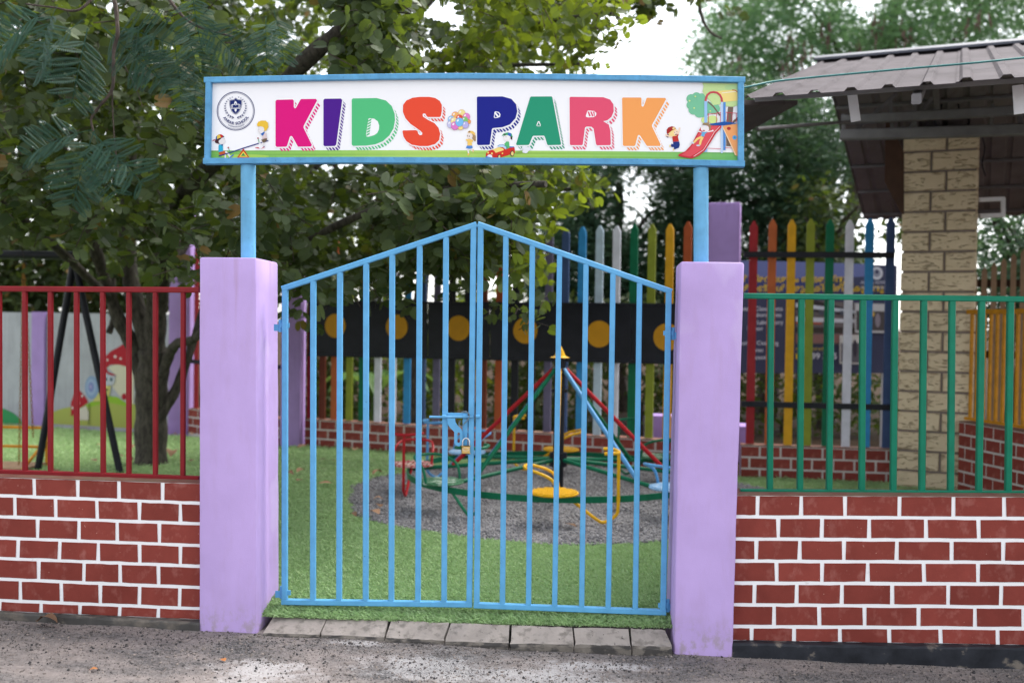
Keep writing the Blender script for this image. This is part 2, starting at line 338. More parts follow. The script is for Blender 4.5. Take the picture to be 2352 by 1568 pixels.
# ------------------------------------------------------------------ mesh helpers
class MB:
    def __init__(s): s.v = []; s.f = []; s.c = []
    def add(s, vs, fs, col=None):
        o = len(s.v); s.v += [tuple(v) for v in vs]; s.f += [tuple(i + o for i in f) for f in fs]; s.c += [col] * len(fs); return s
    def box(s, lo, hi):
        x0, y0, z0 = lo; x1, y1, z1 = hi
        return s.add([(x0, y0, z0), (x1, y0, z0), (x1, y1, z0), (x0, y1, z0), (x0, y0, z1), (x1, y0, z1), (x1, y1, z1), (x0, y1, z1)],
                     [(0, 3, 2, 1), (4, 5, 6, 7), (0, 1, 5, 4), (1, 2, 6, 5), (2, 3, 7, 6), (3, 0, 4, 7)])
    def bar(s, p, q, w, d=None, ref=(0, 1, 0), ch=0.12):
        """square tube with softened edges from p to q; w across, d along ref"""
        p, q = Vector(p), Vector(q); d = d or w; t = (q - p).normalized(); r = Vector(ref)
        a = t.cross(r).normalized(); bb = a.cross(t).normalized(); e = min(w, d) * ch
        prof = [(-w / 2 + e, -d / 2), (w / 2 - e, -d / 2), (w / 2, -d / 2 + e), (w / 2, d / 2 - e), (w / 2 - e, d / 2), (-w / 2 + e, d / 2), (-w / 2, d / 2 - e), (-w / 2, -d / 2 + e)]
        vs = [c + a * x + bb * y for c in (p, q) for x, y in prof]
        fs = [(i, (i + 1) % 8, 8 + (i + 1) % 8, 8 + i) for i in range(8)] + [tuple(range(7, -1, -1)), tuple(range(8, 16))]
        return s.add(vs, fs)
    def tube(s, pts, r, n=10, closed=False, caps=True):
        pts = [Vector(p) for p in pts]; N = len(pts); rs = r if isinstance(r, (list, tuple)) else [r] * N
        vs = []; prev = None
        for i, p in enumerate(pts):
            if closed: t = pts[(i + 1) % N] - pts[i - 1]
            else: t = pts[min(i + 1, N - 1)] - pts[max(i - 1, 0)]
            t.normalize()
            if prev is None:
                a = t.orthogonal().normalized()
            else:
                a = prev - t * prev.dot(t)
                a = a.normalized() if a.length > 1e-6 else t.orthogonal().normalized()
            prev = a; b = t.cross(a)
            vs += [p + (a * math.cos(2 * math.pi * k / n) + b * math.sin(2 * math.pi * k / n)) * rs[i] for k in range(n)]
        fs = []
        for i in range(N if closed else N - 1):
            j = (i + 1) % N
            fs += [(i * n + k, i * n + (k + 1) % n, j * n + (k + 1) % n, j * n + k) for k in range(n)]
        if caps and not closed: fs += [tuple(range(n - 1, -1, -1)), tuple(range((N - 1) * n, N * n))]
        return s.add(vs, fs)
    def prism(s, pts, off):
        pts = [Vector(p) for p in pts]; off = Vector(off); n = len(pts)
        return s.add(pts + [p + off for p in pts], [tuple(range(n)), tuple(range(2 * n - 1, n - 1, -1))] + [(i, n + i, n + (i + 1) % n, (i + 1) % n) for i in range(n)])
    def lathe(s, c, prof, n=24):
        c = Vector(c); vs = [c + Vector((r * math.cos(2 * math.pi * k / n), r * math.sin(2 * math.pi * k / n), z)) for r, z in prof for k in range(n)]
        fs = [(i * n + k, i * n + (k + 1) % n, (i + 1) * n + (k + 1) % n, (i + 1) * n + k) for i in range(len(prof) - 1) for k in range(n)]
        return s.add(vs, fs)
    def mesh(s, name, mat, origin=(0, 0, 0), smooth=False):
        me = bpy.data.meshes.new(name); o = Vector(origin)
        me.from_pydata([tuple(Vector(v) - o) for v in s.v], [], s.f); me.update()
        if mat: me.materials.append(mat)
        if any(c is not None for c in s.c):
            at = me.color_attributes.new('Col', 'FLOAT_COLOR', 'CORNER'); arr = []
            for f, c in zip(s.f, s.c): arr += list((*(c or (1, 1, 1)), 1.0)) * len(f)
            at.data.foreach_set('color', arr)
        if smooth:
            me.polygons.foreach_set('use_smooth', [True] * len(me.polygons))
            me.set_sharp_from_angle(angle=R(40))
        return me
    def build(s, name, mat, parent=None, smooth=False, label=None, kind=None):
        org = wloc(parent) if parent else Vector((0, 0, 0))
        o = bpy.data.objects.new(name, s.mesh(name, mat, org, smooth)); scene.collection.objects.link(o)
        if parent: o.parent = parent
        if label: o['label'] = label
        if kind: o['kind'] = kind
        return o
_WL = {}
def wloc(o):
    p = Vector((0, 0, 0))
    while o: p = p + o.location; o = o.parent
    return p
def tag(o, label, cat, group=None, kind=None):
    o['label'] = label; o['category'] = cat
    if group: o['group'] = group
    if kind: o['kind'] = kind
    return o
def thing(name, label, cat, loc, group=None):
    o = bpy.data.objects.new(name, None); scene.collection.objects.link(o); o.location = loc; o.empty_display_size = 0.1
    return tag(o, label, cat, group)
def spline(pts, n=6, closed=False):
    P = [Vector(p) for p in pts]; N = len(P); out = []
    rng = range(N) if closed else range(N - 1)
    for i in rng:
        a, b, c, d = (P[(i - 1) % N], P[i], P[(i + 1) % N], P[(i + 2) % N]) if closed else (P[max(i - 1, 0)], P[i], P[i + 1], P[min(i + 2, N - 1)])
        for k in range(n):
            t = k / n
            out.append(0.5 * ((2 * b) + (c - a) * t + (2 * a - 5 * b + 4 * c - d) * t * t + (3 * b - a - 3 * c + d) * t ** 3))
    if not closed: out.append(P[-1])
    return out
def np_object(name, V, F, mat, parent=None, tint=None, kind=None, smooth=False):
    """V (n,3), F (m,k) arrays of equal-sided faces"""
    me = bpy.data.meshes.new(name); m, k = F.shape
    org = np.array(wloc(parent)) if parent else np.zeros(3)
    me.vertices.add(len(V)); me.vertices.foreach_set('co', (V - org).astype(np.float32).ravel())
    me.loops.add(m * k); me.loops.foreach_set('vertex_index', F.astype(np.int32).ravel())
    me.polygons.add(m); me.polygons.foreach_set('loop_start', np.arange(0, m * k, k, dtype=np.int32))
    if smooth: me.polygons.foreach_set('use_smooth', np.ones(m, bool))
    if tint is not None:
        a = me.attributes.new('tint', 'FLOAT', 'POINT'); a.data.foreach_set('value', tint.astype(np.float32))
    me.update(calc_edges=True); me.validate()
    me.materials.append(mat)
    o = bpy.data.objects.new(name, me); scene.collection.objects.link(o)
    if parent: o.parent = parent
    if kind: o['kind'] = kind
    return o
def frames(nrm, up):
    """rotation matrices (n,3,3): columns x, y=leaf axis (up projected), z=normal"""
    z = nrm / np.linalg.norm(nrm, axis=1, keepdims=True)
    y = up - (up * z).sum(1, keepdims=True) * z; y /= np.maximum(np.linalg.norm(y, axis=1, keepdims=True), 1e-6)
    x = np.cross(y, z); return np.stack([x, y, z], 2)
def scatter(tv, tf, P, Rm, S):
    n, k = len(P), len(tv)
    V = np.einsum('nij,kj->nki', Rm, tv) * np.asarray(S)[:, None, None] + P[:, None, :]
    F = (tf[None] + (np.arange(n) * k)[:, None, None]).reshape(-1, tf.shape[1])
    return V.reshape(-1, 3), F

# ------------------------------------------------------------------ ground
def road_z(x, y):
    return -0.037 - 0.018 * np.clip(x, -6, 6) - 0.014 * np.exp(-((x + 0.1) / 0.8) ** 2) + 0.004 * np.sin(x * 3.1 + y * 2.0) * np.cos(y * 2.3 - x) + 0.003 * np.sin(x * 11 + 1) * np.sin(y * 13)
def grid_sheet(xs, ys, zf):
    X, Y = np.meshgrid(xs, ys); Z = zf(X, Y); nx, ny = len(xs), len(ys)
    V = np.stack([X, Y, Z], 2).reshape(-1, 3)
    i = np.arange(nx - 1)[None] + np.arange(ny - 1)[:, None] * nx
    return V, np.stack([i, i + 1, i + 1 + nx, i + nx], 2).reshape(-1, 4)
xs = np.concatenate([[-300, -80, -30, -12], np.arange(-6, 6.01, 0.06), [12, 30, 80, 300]])
ys = np.concatenate([[-300, -80, -30, -10, -2], np.arange(0, 5.32, 0.06)])
V, Fq = grid_sheet(xs, ys, road_z)
np_object('road', V, Fq, M['road'], kind='structure', smooth=True)
V, Fq = grid_sheet(np.concatenate([[-300, -80, -30], np.arange(-14, 14.1, 1.0), [30, 80, 300]]),
                   np.concatenate([[5.34], np.arange(6, 40, 1.5), [60, 120, 300, 700]]), lambda x, y: 0.045 + 0.0 * x)
np_object('soil', V, Fq, M['soil'], kind='structure')

# plan of the back boundary: corner points on the ground
FA, FB, FC, FD = (-3.05, 11.70), (1.45, 10.13), (1.78, 9.92), (3.20, 9.80)
def fence_y(x):
    return np.where(x < FB[0], FA[1] + (x - FA[0]) * (FB[1] - FA[1]) / (FB[0] - FA[0]), FC[1] + (x - FC[0]) * (FD[1] - FC[1]) / (FD[0] - FC[0]))
GC, GR = (0.02, 8.62), 1.9
def turf_z(x, y):
    return 0.1 - 0.052 * np.clip((5.36 - y) / 0.28, 0, 1) ** 1.5 + 0.006 * np.sin(x * 2.3) * np.sin(y * 1.7)
# turf: columns across the plot from the kerb to the back boundary
tx = np.arange(-9.2, 4.11, 0.1)
tb = np.minimum(fence_y(tx) + 0.02, 13.7)
tt = np.concatenate([np.linspace(0, 0.06, 8), np.linspace(0.07, 1, 46)])
TY = 5.09 + (tb[None] - 5.09) * tt[:, None]; TX = np.repeat(tx[None], len(tt), 0)
V = np.stack([TX, TY, turf_z(TX, TY)], 2).reshape(-1, 3); nx = len(tx)
ii = np.arange(nx - 1)[None] + np.arange(len(tt) - 1)[:, None] * nx
np_object('lawn', V, np.stack([ii, ii + 1, ii + 1 + nx, ii + nx], 2).reshape(-1, 4), M['turf'], kind='structure', smooth=True)
# gravel circle under the roundabout
def grav_r(a): return GR * (1 + 0.02 * np.sin(3 * a + 1) + 0.012 * np.sin(7 * a) + 0.006 * np.sin(19 * a))
na = 120; ang = np.linspace(0, 2 * math.pi, na, endpoint=False)
rr = np.linspace(0.02, 1, 24)
GXY = [(GC[0] + grav_r(ang) * k * np.cos(ang), GC[1] + grav_r(ang) * k * np.sin(ang)) for k in rr]
V = np.concatenate([np.stack([x, y, 0.109 + 0.004 * np.sin(x * 9) * np.sin(y * 8) - 0.006 * (k > 0.98)], 1) for (x, y), k in zip(GXY, rr)])
Fq = np.array([(i * na + j, i * na + (j + 1) % na, (i + 1) * na + (j + 1) % na, (i + 1) * na + j) for i in range(len(rr) - 1) for j in range(na)])
np_object('gravel_bed', V, Fq, M['gravel'], kind='structure', smooth=True)
# loose chippings
OCT = np.array([(1, 0, 0), (-.8, .3, 0), (0, 1, .1), (.1, -.9, 0), (0.1, 0, .7), (0, .1, -.7)], float)
OCF = np.array([(0, 2, 4), (2, 1, 4), (1, 3, 4), (3, 0, 4), (2, 0, 5), (1, 2, 5), (3, 1, 5), (0, 3, 5)])
def rand_rot(n):
    return frames(RNG.normal(size=(n, 3)), RNG.normal(size=(n, 3)))
def tintmat(name, lo, hi, rough=0.9):
    m, n, l, b = nodes(name); a = n.new('ShaderNodeAttribute'); a.attribute_name = 'tint'
    l.new(_ramp(n, l, a.outputs['Fac'], 0, 1, (*lo, 1), (*hi, 1)), b.inputs['Base Color']); b.inputs['Roughness'].default_value = rough; return m
M['chips'] = tintmat('chips', (0.11, 0.108, 0.115), (0.32, 0.31, 0.32))
M['grit'] = tintmat('grit', (0.03, 0.028, 0.03), (0.30, 0.25, 0.22))
n = 16000
a_ = RNG.uniform(0, 2 * math.pi, n); k_ = np.sqrt(RNG.uniform(0, 1, n)); r_ = grav_r(a_) * k_ * 1.0
P = np.stack([GC[0] + r_ * np.cos(a_), GC[1] + r_ * np.sin(a_), np.full(n, 0.111)], 1)
V, Fq = scatter(OCT, OCF, P, rand_rot(n), RNG.uniform(0.006, 0.017, n))
np_object('gravel_chippings', V, Fq, M['chips'], tint=np.repeat(RNG.uniform(0, 1, n), 6), kind='stuff')
n = 17000
P = np.stack([RNG.uniform(-3.2, 3.2, n), 5.0 - np.abs(RNG.normal(0, 0.45, n)), np.zeros(n)], 1)
P = P[(P[:, 1] > 3.4)]
n = len(P); P[:, 2] = road_z(P[:, 0], P[:, 1]) + 0.001
S = 0.0022 + 0.0042 * RNG.pareto(3.2, n).clip(0, 2.0)
V, Fq = scatter(OCT, OCF, P, rand_rot(n), S)
np_object('road_grit', V, Fq, M['grit'], tint=np.repeat(RNG.uniform(0, 1, n) ** 1.6, 6), kind='stuff')
# grass blades of the artificial turf
BL = np.array([(-.10, 0, 0), (.10, 0, 0), (0.07, .42, .50), (0, 1.0, .62)])
BF = np.array([(0, 1, 2), (0, 2, 3)])
def blades(n, x0, x1, y0, y1, h):
    x = RNG.uniform(x0, x1, n); y = RNG.uniform(y0, y1, n)
    d = np.hypot(x - GC[0], y - GC[1]); a = np.arctan2(y - GC[1], x - GC[0])
    ok = (d > grav_r(a) * 0.985) & (y < np.minimum(fence_y(x), 13.3) - 0.02)
    x, y = x[ok], y[ok]; return np.stack([x, y, turf_z(x, y) - 0.002], 1), h * .8 * RNG.uniform(0.6, 1.3, len(x))
parts = [blades(60000, -1.62, 0.66, 5.085, 5.6, 0.032), blades(110000, -2.4, 1.3, 5.5, 7.2, 0.032), blades(90000, -4.5, 2.4, 7.0, 9.2, 0.034), blades(60000, -8.0, 0.5, 9.0, 13.4, 0.045), blades(14000, 1.4, 4.0, 8.8, 9.9, 0.04), blades(20000, -5.5, -2.0, 6.5, 9.0, 0.035)]
P = np.concatenate([p[0] for p in parts]); S = np.concatenate([p[1] for p in parts]); n = len(P)
nr = np.stack([RNG.normal(0, 0.3, n), RNG.normal(0, 0.3, n), np.ones(n)], 1)
az = RNG.uniform(0, 2 * math.pi, n)
V, Fq = scatter(BL, BF, P, frames(nr, np.stack([np.cos(az), np.sin(az), 0 * az], 1)), S)
np_object('turf_blades', V, Fq, M['turf_blade'], tint=np.repeat(RNG.uniform(0, 0.97, n), 4), kind='stuff')

# kerb: seven concrete pavers along the front of the gateway
KX = [(603, 622), (735, 748), (882.5, 891), (1022, 1032), (1170, 1170), (1318, 1317.5), (1451, 1448.5), (1545, 1533)]
KT = [1452, 1455, 1462, 1469.5, 1475.5, 1477.5, 1481, 1483]
KB = [1419.5, 1424.5, 1432, 1438.5, 1443, 1449, 1452, 1454.5]
kerb = bpy.data.objects.new('kerb', None); scene.collection.objects.link(kerb); kerb.location = (-0.5, 4.97, -0.05); kerb['kind'] = 'structure'
for i in range(7):
    m = MB(); g = 2.4
    fl, fr = aty(KX[i][0] + g, KT[i], 4.975), aty(KX[i + 1][0] - g, KT[i + 1], 4.975)
    bl, br = atz(KX[i][1] + g, KB[i], 0.047), atz(KX[i + 1][1] - g, KB[i + 1], 0.047)
    j = lambda v, s=0.004: v + Vector((random.uniform(-s, s), random.uniform(-s, s), random.uniform(-s, s) * .6))
    def prof(f, b):
        return [Vector((f.x, f.y + 0.004, -0.16)), Vector((f.x, f.y, f.z - 0.018)), Vector((f.x, f.y + 0.006, f.z - 0.005)), Vector((f.x, f.y + 0.02, f.z + 0.002)), Vector((b.x, b.y + 0.05, b.z + 0.004)), Vector((b.x, b.y + 0.05, -0.16))]
    rows = []
    K = 9
    for k in range(K + 1):
        t = k / K; p = prof(fl.lerp(fr, t), bl.lerp(br, t))
        rows.append([q if a in (0, 5) else j(q, 0.003 if 0 < k < K else 0.005) for a, q in enumerate(p)])
    for r_i in rows: m.v += [tuple(q) for q in r_i]
    for k in range(K):
        for a in range(6):
            m.f.append((k * 6 + a, (k + 1) * 6 + a, (k + 1) * 6 + (a + 1) % 6, k * 6 + (a + 1) % 6)); m.c.append(None)
    m.f += [(5, 4, 3, 2, 1, 0), tuple(K * 6 + a for a in range(6))]; m.c += [None, None]
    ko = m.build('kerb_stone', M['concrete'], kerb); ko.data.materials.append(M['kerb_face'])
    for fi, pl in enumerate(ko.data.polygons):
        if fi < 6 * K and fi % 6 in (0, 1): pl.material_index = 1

# ------------------------------------------------------------------ pillars
def pillar(name, base, top, z0, z1, mat, label, cat='pillar', ch=0.014, group=None):
    """base/top: four plan corners front-left, front-right, back-right, back-left"""
    loc = ((base[0][0] + base[1][0]) / 2, (base[0][1] + base[2][1]) / 2, z0)
    m = MB()
    def ring(c, z, inset=0.0):
        c = [Vector((p[0], p[1], z)) for p in c]; ce = sum(c, Vector()) / 4; out = []
        c = [p + (ce - p).normalized() * inset for p in c]
        for i, p in enumerate(c):
            a, b = c[i - 1], c[(i + 1) % 4]
            out += [p + (a - p).normalized() * ch, p + (a - p).normalized() * ch * .3 + (b - p).normalized() * ch * .3, p + (b - p).normalized() * ch]
        return out
    N = 14; lv = []
    for k in range(N + 1):
        t = k / N; c = [((1 - t) * np.array(b) + t * np.array(q)) + RNG.normal(0, 0.0007, 2) for b, q in zip(base, top)]
        lv.append(ring(c, z0 + (z1 - 0.012 - z0) * t))
    lv.append(ring(top, z1 - 0.003, 0.004)); lv.append(ring(top, z1, 0.014))
    for r_i in lv: m.v += [tuple(p) for p in r_i]
    for k in range(len(lv) - 1):
        for a in range(12):
            m.f.append((k * 12 + a, k * 12 + (a + 1) % 12, (k + 1) * 12 + (a + 1) % 12, (k + 1) * 12 + a)); m.c.append(None)
    m.f.append(tuple((len(lv) - 1) * 12 + a for a in range(12))); m.c.append(None)
    o = m.build(name, mat, None, smooth=True)
    tag(o, label, cat, group)
    return o
pillar('gate_pillar', [(-1.842, 5.0), (-1.540, 5.0), (-1.530, 5.38), (-1.84, 5.38)], [(-1.859, 5.0), (-1.563, 5.0), (-1.566, 5.40), (-1.855, 5.40)], -0.1, 1.909, M['lilac'],
       'lilac gate pillar between the red railing and the left gate leaf', group='gate pillars')
pillar('gate_pillar', [(0.583, 5.0), (0.875, 5.0), (0.875, 5.37), (0.578, 5.37)], [(0.581, 5.0), (0.896, 5.0), (0.896, 5.37), (0.601, 5.37)], -0.12, 1.914, M['lilac'],
       'lilac gate pillar between the right gate leaf and the green railing', group='gate pillars')

# ------------------------------------------------------------------ painted brick walls at the front
def zl(ax, ay, bx, by): return lambda x: ay + (by - ay) * (x - ax) / (bx - ax)
def front_wall(label, Yf, x0, x1, lines, joints, jw, toz, tar, tar_top, tar_front, tar_bot, tarmat, loc):
    """lines: course boundaries (functions of photo x), joints per course, read off the photo; the joints stay recessed behind each brick"""
    w = thing('brick_wall', label, 'wall', loc, 'painted brick walls')
    pt = lambda x, y, Y: aty(*toz(x, y), Y)
    m = MB(); top, bot = lines[0], lines[-1]
    q = [pt(x0, bot(x0) + 30, Yf + .0035), pt(x1, bot(x1) + 30, Yf + .0035), pt(x1, top(x1), Yf + .0035), pt(x0, top(x0), Yf + .0035)]
    m.prism(q, (0, 0.19, 0)); m.build('mortar', M['mortar'], w)
    m = MB(); a, b = pt(x0, top(x0), Yf), pt(x1, top(x1), Yf)
    m.box((a.x, Yf - 0.001, min(a.z, b.z) - .001), (b.x, Yf + 0.198, max(a.z, b.z) + 0.004))
    m.v = [(v[0], v[1], (a.z + (b.z - a.z) * (v[0] - a.x) / (b.x - a.x)) + (0.004 if v[2] > max(a.z, b.z) else 0.0005)) for v in m.v]
    m.build('coping', M['wall_cap'], w)
    for ri in range(len(lines) - 1):
        js = [x0] + [j for j in joints[ri]] + [x1]
        for k in range(len(js) - 1):
            l, r = js[k] + (jw / 2 if k else 0), js[k + 1] - (jw / 2 if k < len(js) - 2 else 0)
            d = lambda s=1.8: random.uniform(-s, s)
            t0, b0 = lines[ri], lines[ri + 1]
            ht = jw * .45 if ri else 1.0; hb = jw * .45 if ri < len(lines) - 2 else 0
            lean = random.uniform(-1.6, 1.6)
            N = 4
            fr = []; 
            up = [(l + (r - l) * i / N + (lean if i in (0, N) else 0), 1) for i in range(N + 1)]
            dn = [(l + (r - l) * i / N - (lean if i in (0, N) else 0), 0) for i in range(N, -1, -1)]
            for xx, s in up + dn:
                yy = (t0(xx) + ht + d(1.2)) if s else (b0(xx) - hb + d(1.2))
                fr.append((xx + d(.8), yy))
            cx = sum(p[0] for p in fr) / len(fr); cy = sum(p[1] for p in fr) / len(fr)
            front = [pt(cx + (x - cx) * .985, cy + (y - cy) * .965, Yf) for x, y in fr]
            back = [pt(x, y, Yf + 0.0055) for x, y in fr]
            n = len(fr); mb = MB(); mb.add(front + back, [tuple(range(n))[::-1]] + [(i, (i + 1) % n, n + (i + 1) % n, n + i) for i in range(n)])
            mb.build('brick', M['brick'], w)
    m = MB(); N = 30
    for i in range(N + 1):
        x = x0 + (x1 - x0) * i / N; j = lambda s=.004: random.uniform(-s, s)
        a = pt(x, tar_top(x), Yf - 0.002); b = pt(x, tar_front(x), Yf - 0.055); c = pt(x, tar_bot(x) + 30, Yf - 0.06)
        m.v += [(a.x, Yf + 0.05, a.z + j(.001)), (a.x, a.y, a.z + j(.002)), (b.x, b.y + j(), b.z + .006 + j()), (b.x, b.y - .006 + j(), b.z - .006 + j()), (c.x, c.y + j(), c.z)]
    for i in range(N):
        for k in range(4): m.f.append((i * 5 + k, i * 5 + 5 + k, i * 5 + 6 + k, i * 5 + 1 + k)[::-1]); m.c.append(None)
    m.f += [tuple(range(5)), tuple(N * 5 + k for k in range(4, -1, -1))]; m.c += [None, None]
    m.build('plinth', tarmat, w, smooth=False)
    return w
L7 = lambda x, y: (x * .5, 1091 + .5 * y)
R8 = lambda x, y: (1176 + x * .5, 1091 + .5 * y)
lw = [zl(0, 10, 910, 38), zl(0, 93, 910, 128), zl(0, 190, 910, 222), zl(0, 287, 910, 322), zl(0, 381, 910, 417), zl(0, 476, 910, 515), zl(0, 574, 910, 612), zl(0, 622, 910, 661)]
ext = lambda js, st: [js[0] - st * k for k in (4, 3, 2, 1)] + js
lj = [ext(j, 190) for j in ([157, 357, 546, 747], [68, 255, 445, 640, 828], [172, 362, 538, 732], [82, 273, 451, 641, 829], [177, 385, 551, 728], [93, 281, 460, 640, 825], [188, 367, 549, 727])]
front_wall('red brick wall with white joints under the red railing, left of the gate', 5.06, -900, 919, lw, lj, 15.5, L7, None,
           zl(0, 624, 910, 662), zl(0, 630, 910, 680), zl(0, 650, 910, 712), M['old_tar'], (-2.3, 5.15, 0))
rw = [zl(1025, 93, 2352, 100), zl(1025, 190, 2352, 198), zl(1025, 292, 2352, 299), zl(1025, 393, 2352, 400), zl(1025, 494, 2352, 499), zl(1025, 593, 2352, 605), zl(1025, 693, 2352, 703), zl(1025, 756, 2352, 778)]
extr = lambda js, st: js + [js[-1] + st * k for k in (1, 2, 3, 4, 5)]
rj = [extr(j, 235) for j in ([1128, 1329, 1530, 1780, 2028, 2261], [1224, 1424, 1641, 1902, 2144], [1122, 1322, 1525, 1768, 2020, 2257], [1216, 1424, 1634, 1893, 2141], [1113, 1308, 1516, 1747, 2004, 2247], [1204, 1412, 1620, 1868, 2127, 2350], [1101, 1296, 1507, 1733, 1969, 2232])]
front_wall('red brick wall with white joints under the green railing, right of the gate', 5.06, 1012, 3520, rw, rj, 17, R8, None,
           zl(1025, 758, 2352, 780), zl(1025, 776, 2352, 797), zl(1020, 826, 2352, 884), M['tar'], (1.7, 5.15, 0))

# ------------------------------------------------------------------ railings on the front walls
def railing(name, label, mat, Y, tops, bots, top_rail, bot_rail, w, loc, wr):
    t = thing(name, label, 'railing', loc)
    for nm, rl in (('top_rail', top_rail), ('bottom_rail', bot_rail)):
        m = MB(); a, b = aty(*rl[0], Y), aty(*rl[1], Y); m.bar(a, b, wr, wr + .004); m.build(nm, mat, t)
    ty = lambda x: top_rail[0][1] + (x - top_rail[0][0]) * (top_rail[1][1] - top_rail[0][1]) / (top_rail[1][0] - top_rail[0][0])
    by = lambda x: bot_rail[0][1] + (x - bot_rail[0][0]) * (bot_rail[1][1] - bot_rail[0][1]) / (bot_rail[1][0] - bot_rail[0][0])
    for x0, x1 in zip(tops, bots):
        a, b = aty(x0, ty(x0), Y), aty(x1, by(x1), Y)
        a.z -= wr * .49; b.z += wr * .49
        m = MB(); m.bar(b, a, w, w); m.build('bar', mat, t)
    return t
lt = [57, 116, 176, 236, 296, 357, 421]; lb = [57.5, 116, 176, 237, 296, 357, 420]
lt = [-302, -242, -182, -122, -62, -2] + lt; lb = [-300, -240, -181, -121, -61, -1] + lb
railing('metal_railing', 'red steel railing on the brick wall left of the gate', M['red_paint'], 5.17, lt, lb, ((-380, 661), (458, 666)), ((-380, 1071), (458, 1099)), 0.0235, (-2.3, 5.17, 0.78), 0.029)
gt = [1771, 1841, 1909, 1982, 2056, 2122, 2187, 2255, 2321]; gb = [1768, 1837, 1904, 1979, 2051, 2117, 2183, 2248, 2315]
for k in range(1, 7): gt.append(2321 + 67 * k); gb.append(2315 + 66.5 * k)
railing('metal_railing', 'green steel railing on the brick wall right of the gate', M['green_paint'], 5.17, gt, gb, ((1708, 679.5), (2760, 692)), ((1700, 1128.5), (2760, 1136)), 0.030, (1.7, 5.17, 0.77), 0.029)

# ------------------------------------------------------------------ the gate
YG = 5.18
def gate_leaf(label, top, bot, hin, mid, bars, loc, hinges, hside):
    t = thing('gate_leaf', label, 'gate', loc, 'gate leaves')
    W = 0.029; mat = M['gate_blue']
    ty = zl(*top[0], *top[1]); by = zl(*bot[0], *bot[1])
    def B(nm, a, b, w=W, cut=True):
        a, b = aty(*a, YG), aty(*b, YG)
        m = MB(); m.bar(a, b, w, W + (0.002 if 'rail' in nm else 0)); m.build(nm, mat, t)
    for nm, (xt, xb) in (('hinge_stile', hin), ('meeting_stile', mid)):
        B(nm, (xb, by(xb) - 6), (xt, ty(xt) + (4 if nm[0] == 'h' else 4)))
    ex = 6.4
    s = -1 if hin[0] < mid[0] else 1
    B('top_rail', (hin[0] + s * ex, ty(hin[0] + s * ex)), (mid[0] - s * ex, ty(mid[0] - s * ex)))
    B('bottom_rail', (hin[1] + s * ex, by(hin[1] + s * ex)), (mid[1] - s * ex, by(mid[1] - s * ex)))
    for xt, xb in bars:
        B('bar', (xb, by(xb) - 6), (xt, ty(xt) + 5.5), 0.0275)
    for hx, hy in hinges:
        h = MB(); c = aty(hx, hy, YG)
        h.tube([c + Vector((0, 0.012, -0.035)), c + Vector((0, 0.012, 0.03))], 0.011, 12)
        h.box((min(c.x, c.x + hside * .05), c.y - .004, c.z - .012), (max(c.x, c.x + hside * .05), c.y + .004, c.z + .012))
        h.box((min(c.x, c.x - hside * .035), c.y + .008, c.z - .03), (max(c.x, c.x - hside * .035), c.y + .014, c.z + .005))
        h.build('hinge', mat, t)
    return t
lleaf = gate_leaf('left leaf of the blue bar gate, with the sliding bolt', ((653, 662), (1088, 518)), ((654, 1381), (1078, 1387)), (655, 654), (1088, 1078),
          [(719.8, 719), (781, 779), (841, 840), (901, 899), (964, 960), (1024.5, 1020)], (-1.0, YG, 0.1), [(643, 747), (646, 1360)], 1)
rleaf = gate_leaf('right leaf of the blue bar gate, with the bolt socket', ((1103, 517), (1537, 668)), ((1096, 1389), (1523, 1405)), (1536, 1523), (1104, 1095),
          [(1162, 1154), (1223, 1214), (1285.4, 1274), (1346, 1336), (1408, 1397), (1469, 1459)], (0.05, YG, 0.1), [(1546, 765), (1534, 1390)], -1)
ZB = lambda x, y: (918.7 + .1465 * x, 890 + .1465 * y)
Yb = YG - 0.024
m = MB(); m.tube([aty(*ZB(462, 458), Yb), aty(*ZB(1150, 458), Yb)], 0.0062, 12); bolt = m.build('bolt', M['bolt_blue'], lleaf, smooth=True)
m = MB()
hp = [(740, 478), (865, 478), (870, 540), (905, 590), (955, 635), (978, 680), (985, 860), (968, 900), (920, 918), (875, 900), (852, 860), (850, 690), (800, 640), (760, 590), (745, 540)]
slot = [(900, 715), (910, 703), (930, 703), (940, 715), (940, 850), (930, 860), (910, 860), (900, 850)]
# hasp plate split either side of its slot so the slot is a real hole
left = [(740, 478), (865, 478), (870, 540), (905, 590), (920, 604), (920, 703), (910, 703), (900, 715), (900, 850), (910, 860), (920, 860), (920, 918), (875, 900), (852, 860), (850, 690), (800, 640), (760, 590), (745, 540)]
right = [(920, 604), (955, 635), (978, 680), (985, 860), (968, 900), (920, 918), (920, 860), (930, 860), (940, 850), (940, 715), (930, 703), (920, 703)]
for pl in (left, right): m.prism([aty(*ZB(*p), Yb - .002) for p in pl], (0, -0.0035, 0))
m.build('hasp', M['gate_blue'], bolt)
m = MB(); m.tube([aty(*ZB(665, 452), Yb), aty(*ZB(722, 452), Yb)], 0.0105, 14); m.tube([aty(*ZB(990, 452), Yb), aty(*ZB(1042, 452), Yb)], 0.0105, 14); m.build('sleeve', M['gate_blue'], lleaf, smooth=True)
m = MB(); a, b = aty(*ZB(748, 436), YG - .008), aty(*ZB(1060, 398), YG - .008); m.box((a.x, a.y - .004, a.z), (b.x, a.y + .004, b.z))
a, b = aty(*ZB(978, 905), YG - .008), aty(*ZB(1062, 492), YG - .008); m.box((a.x, a.y - .004, a.z), (b.x, a.y + .004, b.z)); m.build('backing_plate', M['gate_blue'], lleaf)
m = MB(); m.tube([aty(*ZB(1190, 450), Yb), aty(*ZB(1255, 450), Yb)], 0.0105, 14); m.build('bolt_socket', M['gate_blue'], rleaf, smooth=True)
